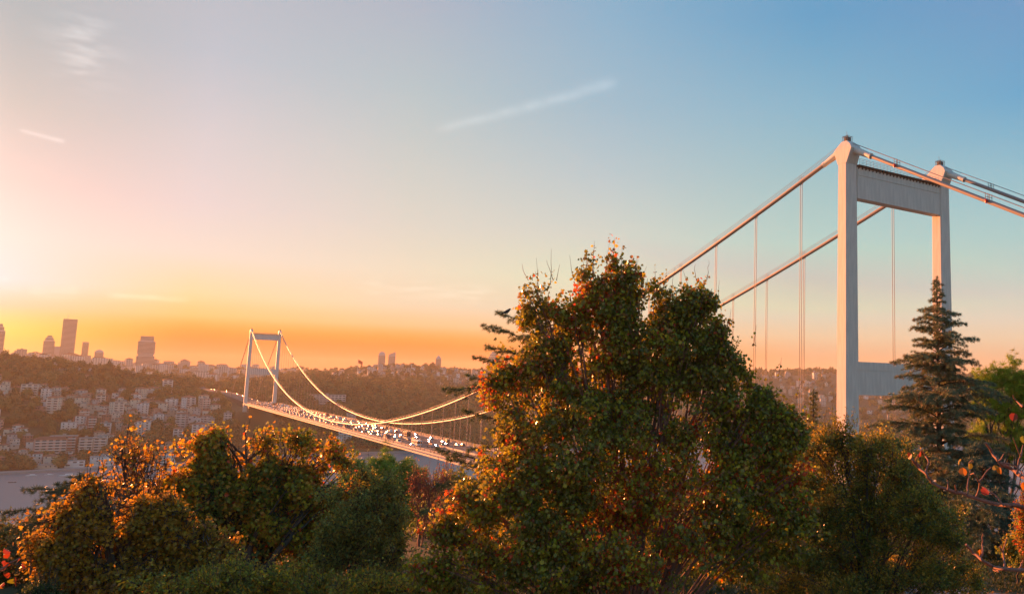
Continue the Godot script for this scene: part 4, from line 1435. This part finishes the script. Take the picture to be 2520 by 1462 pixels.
	conifer("young_fir", "small pointed fir top between the broadleaf and the tower", P(2003, 960, 36.0), [[0.0, 0.08], [1.2, 0.4], [3.0, 0.9], [8.0, 1.3]],
		{"pal": [[Color(0.179, 0.196, 0.058), 0.6], [Color(0.322, 0.226, 0.056), 0.4]], "step": 0.08, "size": 0.13, "rise": 0.5, "droop": 0.1, "whorl": 0.13, "gap": 0.2, "side": 0.4})
	conifer("blue_cedar", "blue green cedar with low spreading boughs beside the lawn", P(2420, 1085, 31.0), [[0.0, 0.2], [0.6, 1.0], [1.6, 1.9], [3.0, 2.4], [6.0, 2.6]],
		{"pal": [[Color(0.072, 0.129, 0.094), 0.6], [Color(0.108, 0.180, 0.133), 0.4]], "step": 0.08, "size": 0.13, "rise": 0.25, "droop": 0.18, "whorl": 0.08, "gap": 0.18, "side": 0.6})
	# pines
	tree("stone_pine", "rounded dark green pine below the bridge deck", "tree", 945, 62.0, [[940, 1180, 95, 58], [880, 1200, 60, 55], [1005, 1215, 42, 50], [940, 1250, 110, 60]],
		{"n": 1500, "per": 5, "cr": 0.3, "size": 0.42, "leaf": "needle", "mat": M.needle, "trunk": 0.22, "droop": -1.0, "fill": 0.3, "hole": -0.35, "clump": 70.0, "pal": [[Color(0.194, 0.321, 0.052), 0.6], [Color(0.264, 0.358, 0.042), 0.3], [Color(0.382, 0.405, 0.064), 0.1]]})
	tree("pine_tree", "sunlit yellow green pine beside the tall cedar", "tree", 2470, 45.0, [[2440, 955, 45, 40], [2500, 950, 50, 45], [2415, 1010, 35, 40], [2480, 1020, 60, 45], [2550, 990, 60, 60], [2450, 1090, 60, 40], [2530, 1100, 60, 50]],
		{"n": 800, "per": 6, "cr": 0.2, "size": 0.34, "leaf": "needle", "mat": M.needle, "trunk": 0.2, "droop": -1.2, "fill": 0.35, "hole": -0.1, "clump": 160.0, "depth": 0.4, "pal": [[Color(0.286, 0.404, 0.040), 0.5], [Color(0.374, 0.444, 0.039), 0.4], [Color(0.440, 0.407, 0.055), 0.1]]})
	# autumn trees to the left
	tree("autumn_tree", "broad autumn tree with orange and green crown above the water", "tree", 620, 25.0, [
		[600, 1110, 100, 52], [480, 1120, 40, 42], [540, 1130, 70, 60], [690, 1120, 90, 55], [770, 1150, 70, 70], [700, 1190, 120, 90], [560, 1220, 130, 90], [440, 1210, 60, 65], [430, 1270, 80, 80], [500, 1190, 80, 70], [830, 1210, 55, 80], [800, 1300, 70, 110], [740, 1280, 110, 130], [600, 1330, 170, 120], [480, 1320, 80, 90], [650, 1440, 220, 70]],
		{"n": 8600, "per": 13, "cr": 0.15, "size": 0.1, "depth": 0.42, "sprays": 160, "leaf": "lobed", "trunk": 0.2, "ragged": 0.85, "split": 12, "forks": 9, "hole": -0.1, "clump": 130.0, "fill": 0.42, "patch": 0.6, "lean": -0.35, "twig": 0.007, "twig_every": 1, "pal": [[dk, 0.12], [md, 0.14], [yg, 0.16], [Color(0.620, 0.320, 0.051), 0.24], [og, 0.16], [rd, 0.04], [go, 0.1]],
		"shoots": [[605, 1080, 600, 1040, 8, 0.9], [650, 1080, 655, 1050, 6, 0.9], [540, 1095, 545, 1060, 6, 0.9], [720, 1090, 728, 1060, 6, 0.9], [690, 1085, 692, 1055, 5, 0.9], [780, 1100, 786, 1078, 5, 0.9]]})
	tree("golden_tree", "loose golden yellow tree with dark leaning limbs", "tree", 330, 20.0, [
		[180, 1330, 80, 70], [250, 1260, 60, 65], [290, 1330, 100, 90], [400, 1330, 90, 90], [150, 1410, 80, 70], [300, 1430, 140, 60], [430, 1430, 100, 60], [235, 1215, 30, 45], [500, 1380, 60, 80], [360, 1270, 60, 50], [110, 1360, 50, 60], [430, 1330, 80, 70]],
		{"n": 5600, "per": 11, "cr": 0.14, "size": 0.075, "leaf": "lobed", "trunk": 0.15, "ragged": 0.95, "split": 14, "forks": 8, "hole": -0.02, "clump": 150.0, "fill": 0.5, "patch": 0.3, "twig": 0.008, "twig_every": 1, "sprays": 120, "pal": [[Color(0.351, 0.276, 0.049), 0.2], [Color(0.418, 0.246, 0.033), 0.3], [Color(0.572, 0.320, 0.033), 0.28], [og, 0.14], [br, 0.08]]})
	tree("bare_tree", "thin nearly leafless tree with one dark upright trunk", "tree", 335, 24.5, [[335, 1140, 45, 60], [300, 1120, 40, 45], [375, 1150, 40, 45], [330, 1200, 70, 60]],
		{"n": 150, "per": 3, "cr": 0.14, "size": 0.09, "leaf": "lobed", "trunk": 0.07, "forks": 10, "twig": 0.007, "twig_every": 1, "fill": 0.6, "hole": -0.9, "pal": [[br, 0.4], [og, 0.4], [go, 0.2]]})
	tree("olive_shrub", "dull green leafy tree with gold tips below the pine", "tree", 910, 22.5, [
		[915, 1215, 55, 50], [880, 1270, 85, 70], [960, 1280, 70, 75], [850, 1360, 80, 80], [950, 1380, 100, 80], [900, 1450, 130, 50], [1020, 1440, 60, 50]],
		{"n": 4200, "per": 14, "cr": 0.13, "size": 0.075, "leaf": "oval", "trunk": 0.1, "forks": 5, "hole": -0.05, "clump": 140.0, "depth": 0.45, "ragged": 1.0, "split": 14, "sprays": 150, "twig_every": 1, "fill": 0.4, "patch": 0.2, "pal": [[Color(0.298, 0.345, 0.107), 0.4], [Color(0.313, 0.315, 0.088), 0.3], [Color(0.481, 0.368, 0.072), 0.2], [Color(0.620, 0.465, 0.072), 0.1]]})
	tree("twiggy_shrub", "bare reddish twiggy shrub between the pine and the big broadleaf", "shrub", 1040, 30.0, [[1030, 1210, 35, 45], [1075, 1190, 40, 35], [1060, 1250, 60, 60]],
		{"n": 500, "per": 3, "cr": 0.16, "size": 0.06, "leaf": "oval", "trunk": 0.05, "forks": 14, "twig": 0.007, "twig_every": 1, "hole": -0.9, "rise": 1.4, "bark": M.bark_red, "pal": [[br, 0.6], [Color(0.382, 0.120, 0.064), 0.4]]})
	tree("laurel_shrub", "dark dense shrub filling the dip behind the big broadleaf", "shrub", 1040, 32.0, [[1040, 1330, 90, 90], [990, 1420, 110, 70], [1120, 1230, 60, 90]],
		{"n": 1100, "per": 13, "cr": 0.17, "size": 0.1, "leaf": "oval", "trunk": 0.08, "hole": -0.3, "clump": 160.0, "pal": [[dk, 0.6], [md, 0.4]]})
	tree("laurel_shrub", "dark dense shrub behind the golden tree at the slope edge", "shrub", 90, 29.0, [[60, 1330, 80, 60], [0, 1380, 80, 70], [120, 1420, 90, 60], [20, 1450, 100, 50]],
		{"n": 1200, "per": 13, "cr": 0.16, "size": 0.09, "leaf": "oval", "trunk": 0.08, "hole": -0.3, "clump": 160.0, "pal": [[dk, 0.45], [Color(0.179, 0.160, 0.047), 0.35], [br, 0.2]]})
	tree("clipped_bush", "round clipped dark green bush under the golden tree", "bush", 100, 18.5, [[100, 1472, 52, 44]],
		{"n": 700, "per": 12, "cr": 0.05, "size": 0.035, "leaf": "oval", "trunk": 0.04, "forks": 2, "fill": 0.15, "hole": -0.9, "pal": [[Color(0.072, 0.106, 0.032), 0.7], [Color(0.125, 0.143, 0.038), 0.3]]})
	tree("spindle_bush", "yellow green sunlit bush behind the stems of the big broadleaf", "bush", 1560, 21.5, [[1480, 1230, 150, 110], [1660, 1230, 150, 120], [1340, 1290, 120, 110], [1800, 1260, 130, 120], [1560, 1350, 260, 110], [1880, 1180, 80, 90]],
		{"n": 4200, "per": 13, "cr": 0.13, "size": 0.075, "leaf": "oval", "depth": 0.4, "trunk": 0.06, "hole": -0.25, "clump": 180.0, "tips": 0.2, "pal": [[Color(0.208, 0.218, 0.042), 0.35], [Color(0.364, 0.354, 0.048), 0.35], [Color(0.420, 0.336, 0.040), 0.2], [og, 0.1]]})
	for e in [[600, 18.5, "low dark shrub in front of the autumn tree"], [760, 19.5, "low bronze shrub between autumn tree and olive shrub"], [960, 18.0, "low dark shrub in front of the olive shrub"], [470, 17.5, "low gold shrub below the golden tree"], [1090, 18.5, "low dark shrub at the foot of the big broadleaf"]]:
		tree("ground_shrub", e[2], "shrub", e[0], e[1], [[e[0], 1450, 110, 45], [e[0] + 60, 1470, 90, 45], [e[0] - 60, 1470, 90, 40]],
			{"n": 900, "per": 12, "cr": 0.11, "size": 0.07, "leaf": "oval", "trunk": 0.05, "ragged": 1.05, "sprays": 90, "hole": -0.15, "clump": 200.0, "pal": [[dk, 0.2], [md, 0.25], [Color(0.320, 0.235, 0.040), 0.3], [go, 0.15], [og, 0.1]]})
	# right hand shrubs
	tree("photinia_bush", "big evergreen bush with sunlit gold painted into its young tips beneath the bridge tower", "bush", 2150, 20.0, [
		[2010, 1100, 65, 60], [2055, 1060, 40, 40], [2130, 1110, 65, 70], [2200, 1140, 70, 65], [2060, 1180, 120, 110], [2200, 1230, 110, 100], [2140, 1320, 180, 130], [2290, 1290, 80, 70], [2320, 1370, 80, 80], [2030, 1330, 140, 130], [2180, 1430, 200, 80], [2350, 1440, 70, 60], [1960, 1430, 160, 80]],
		{"n": 9500, "per": 14, "cr": 0.1, "size": 0.062, "leaf": "oval", "trunk": 0.09, "ragged": 0.85, "sprays": 120, "forks": 6, "hole": -0.17, "clump": 300.0, "fill": 0.42, "patch": 0.3, "droop": -0.3, "tips": 0.28, "lean": -0.15, "mat": M.leaf_gloss, "pal": [[Color(0.179, 0.215, 0.058), 0.32], [Color(0.290, 0.290, 0.061), 0.28], [Color(0.391, 0.272, 0.043), 0.22], [Color(0.550, 0.382, 0.066), 0.18]],  # tips and lean paint sunlight on top and left over golden new growth
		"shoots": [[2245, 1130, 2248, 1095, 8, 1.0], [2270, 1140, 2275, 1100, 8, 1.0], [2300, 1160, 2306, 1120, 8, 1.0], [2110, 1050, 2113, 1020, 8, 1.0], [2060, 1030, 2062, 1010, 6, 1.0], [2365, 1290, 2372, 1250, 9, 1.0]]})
	tree("holly_bush", "dark green bush in the gap between big broadleaf and bush with painted sunlit tips", "bush", 1960, 26.0, [[1975, 1120, 60, 60], [1930, 1180, 90, 90], [2040, 1130, 60, 60], [1990, 1260, 120, 110], [2180, 1130, 90, 60]],
		{"n": 2600, "per": 13, "cr": 0.13, "size": 0.08, "leaf": "oval", "trunk": 0.08, "hole": -0.3, "clump": 200.0, "pal": [[Color(0.194, 0.241, 0.071), 0.5], [Color(0.322, 0.321, 0.084), 0.3], [Color(0.330, 0.224, 0.043), 0.2]]})
	tree("berry_shrub", "small red and orange shrub beside the lawn", "shrub", 2540, 17.0, [[2535, 1270, 42, 50], [2540, 1340, 40, 45]],
		{"n": 420, "per": 12, "cr": 0.09, "size": 0.05, "leaf": "oval", "trunk": 0.04, "hole": -0.4, "pal": [[rd, 0.15], [br, 0.25], [og, 0.2], [md, 0.4]]})
	tree("green_shrub", "small light green shrub at the edge of the gravel path", "shrub", 2500, 26.5, [[2500, 1355, 38, 40], [2540, 1390, 45, 40]],
		{"n": 350, "per": 12, "cr": 0.12, "size": 0.07, "leaf": "round", "trunk": 0.04, "hole": -0.4, "pal": [[md, 0.5], [Color(0.194, 0.257, 0.071), 0.4], [og, 0.1]]})

func twig_tree(root: Node3D, lines: Array, d: float, r: float, m: Material, base: Vector3) -> void:
	for L in lines:
		var pts := PackedVector3Array()
		var k := 0
		for q in L:
			pts.push_back(P((2600.0 + q[0] / 1.579) * 0.70411, (1150.0 + q[1] / 1.579) * 0.70411, d + 0.12 * sin(q[0] * 0.05 + q[1] * 0.02)) - base)
			k += 1
		var fine := PackedVector3Array()
		for i in pts.size() - 1:
			for e in 3:
				fine.push_back(pts[i].lerp(pts[i + 1], e / 3.0) + Vector3(rng.randfn(), rng.randfn(), rng.randfn()) * 0.004)
		fine.push_back(pts[-1])
		var b := MB.new()
		b.tube(fine, taper(r, r * 0.45, fine.size() - 1), 6)
		part(root, "branch", b.done(), m)

func small_things() -> void:
	# leafless branches of a redbud whose trunk stands just outside the view
	var d := 6.4
	var base := polar(az_of(2660, 1300), d)
	base.y = ground(base.x, base.z) - 0.1
	var root := thing("redbud_tree", "almost bare redbud with pinkish branches and few heart shaped leaves", "tree", base)
	var b := MB.new()
	var fork := P(2600, 1330, d) - base
	var fork2 := P(2615, 1230, d) - base
	b.tube(bend(Vector3.ZERO, Vector3(0.1, fork.y * 0.5, 0.1), fork, 8, 0.01), taper(0.06, 0.035, 8), 8)
	b.tube(bend(fork, fork.lerp(fork2, 0.5), fork2 + Vector3(0, 0.9, 0), 6, 0.01), taper(0.035, 0.012, 6), 8)
	part(root, "trunk", b.done(), M.bark_red)
	var big := [
		[[1720, 1075], [1600, 995], [1545, 985], [1480, 975], [1400, 970], [1280, 935], [1180, 905], [1100, 880], [1040, 845], [1010, 805], [960, 760], [935, 720]],
		[[1720, 1400], [1600, 1335], [1546, 1330], [1440, 1325], [1380, 1310], [1330, 1285], [1270, 1235], [1230, 1190]],
		[[1740, 950], [1640, 870], [1546, 820], [1480, 770], [1410, 735], [1370, 680], [1340, 630]]]
	twig_tree(root, big, d, 0.02, M.bark_red, base)
	twig_tree(root, [[[1005, 800], [1022, 740], [1000, 690], [985, 665]], [[975, 760], [955, 735], [965, 690]], [[1285, 935], [1308, 850], [1280, 800], [1245, 815]], [[1303, 840], [1370, 765]], [[1440, 972], [1390, 915], [1305, 865]], [[1240, 910], [1240, 860], [1255, 780]], [[1130, 890], [1130, 835]], [[1180, 905], [1170, 860]],
		[[1410, 735], [1500, 755], [1546, 800]], [[1510, 800], [1535, 700], [1490, 600]], [[1535, 700], [1546, 640]], [[1420, 735], [1440, 690]], [[1546, 430], [1510, 400], [1490, 365]],
		[[1315, 1265], [1318, 1190], [1325, 1130]], [[1440, 1322], [1435, 1240], [1455, 1160]], [[1400, 1320], [1415, 1338], [1380, 1330]], [[1530, 1325], [1540, 1290], [1546, 1275]], [[1435, 1235], [1415, 1200]]], d, 0.0085, M.bark_red, base)
	var lm := leaf_mesh("round")
	var lmats := []
	for c in [Color(0.4, 0.16, 0.02), Color(0.34, 0.25, 0.025), Color(0.3, 0.05, 0.02), Color(0.2, 0.22, 0.02)]:
		lmats.append(leaf_mesh("round", c))
	for l in [[1205, 718, 1], [1213, 765, 0], [1262, 722, 0], [1250, 735, 1], [1385, 752, 1], [1415, 762, 0], [1543, 590, 3], [1320, 875, 2], [980, 672, 2], [930, 690, 2], [1500, 465, 2], [1545, 845, 0], [1440, 540, 3], [1300, 1222, 0], [1490, 1480, 1]]:
		var p := P((2600.0 + l[0] / 1.579) * 0.70411, (1150.0 + l[1] / 1.579) * 0.70411, d) - base
		var o := part(root, "leaf", lmats[l[2]], M.leaf, p)
		o.basis = leaf_basis(Vector3(rng.randfn() * 0.5, -1, rng.randfn() * 0.5), rng.randf_range(0.045, 0.068))
	# red leafed twig close by at the other corner
	d = 6.0
	base = polar(az_of(-90, 1400), d)
	base.y = ground(base.x, base.z) - 0.1
	root = thing("dogwood_shrub", "near dogwood shrub whose tip carries glowing red leaves", "shrub", base)
	b = MB.new()
	var tip := P(48, 1372, d) - base
	var mid := P(-40, 1425, d) - base
	b.tube(bend(Vector3.ZERO, Vector3(0, mid.y * 0.6, 0), mid, 8, 0.01), taper(0.025, 0.012, 8), 7)
	b.tube(bend(mid, mid.lerp(tip, 0.6), tip, 6, 0.006), taper(0.012, 0.003, 6), 5)
	part(root, "stem", b.done(), M.bark_red)
	for i in 24:
		var t := rng.randf()
		var p := mid.lerp(tip, t) + Vector3(rng.randfn(), rng.randfn() - 0.2, rng.randfn()) * 0.06
		var o := part(root, "leaf", lmats[2] if rng.randf() < 0.75 else lmats[3 if t > 0.7 else 0], M.leaf, p)
		o.basis = leaf_basis(Vector3(rng.randfn() * 0.5, -1, rng.randfn() * 0.5), rng.randf_range(0.025, 0.045))
	# a bird on a cedar tip
	var at := bird_perch + Vector3(0, 0.085, 0)
	var bird := thing("bird", "small dark bird perched at the tip of a cedar bough", "bird", at, "", 0.6)
	b = MB.new()
	var side := Vector3(-sin(0.4), 0.0, cos(0.4))
	b.tube(PackedVector3Array([side * -0.16 + Vector3(0, -0.055, 0), side * -0.09 + Vector3(0, -0.03, 0), side * -0.05 + Vector3(0, -0.01, 0), Vector3(0, 0.01, 0), side * 0.045 + Vector3(0, 0.04, 0), side * 0.065 + Vector3(0, 0.065, 0), side * 0.085 + Vector3(0, 0.075, 0), side * 0.1 + Vector3(0, 0.073, 0), side * 0.125 + Vector3(0, 0.07, 0)]), PackedFloat32Array([0.008, 0.014, 0.03, 0.042, 0.036, 0.026, 0.025, 0.012, 0.002]), 9)
	b.rod(Vector3(0.012, -0.02, 0), Vector3(0.016, -0.075, 0), 0.003, -1.0, 4)
	b.rod(Vector3(-0.012, -0.02, 0), Vector3(-0.016, -0.075, 0), 0.003, -1.0, 4)
	part(bird, "body", b.done(), mat(Color(0.03, 0.025, 0.022), 0.7))
	# lawn
	var buf := PackedFloat32Array()
	for i in 26000:
		var az := rng.randf_range(20.0, 64.0)
		var dd := rng.randf_range(21.0, 36.0)
		if az > 49.0 and dd < 25.6: continue
		var p := polar(az, dd)
		p.y = ground(p.x, p.z)
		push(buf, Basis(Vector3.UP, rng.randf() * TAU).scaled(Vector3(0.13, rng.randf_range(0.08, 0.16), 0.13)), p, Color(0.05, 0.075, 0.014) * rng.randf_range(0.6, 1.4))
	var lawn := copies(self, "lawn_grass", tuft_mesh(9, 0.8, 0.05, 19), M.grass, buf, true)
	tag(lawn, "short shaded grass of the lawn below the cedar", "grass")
	# fallen leaves on the path
	buf = PackedFloat32Array()
	for i in 900:
		var p := polar(rng.randf_range(49.0, 68.0), rng.randf_range(22.6, 25.6))
		p.y = ground(p.x, p.z) + 0.045
		push(buf, leaf_basis(Vector3(rng.randfn(), 0.05, rng.randfn()), 0.07), p, [Color(0.2, 0.1, 0.03), Color(0.12, 0.06, 0.03), Color(0.25, 0.16, 0.05)][rng.randi() % 3])
	var fl := copies(self, "fallen_leaves", lm, M.leaf, buf, true)
	tag(fl, "scattered brown leaves fallen on the gravel path", "leaves")
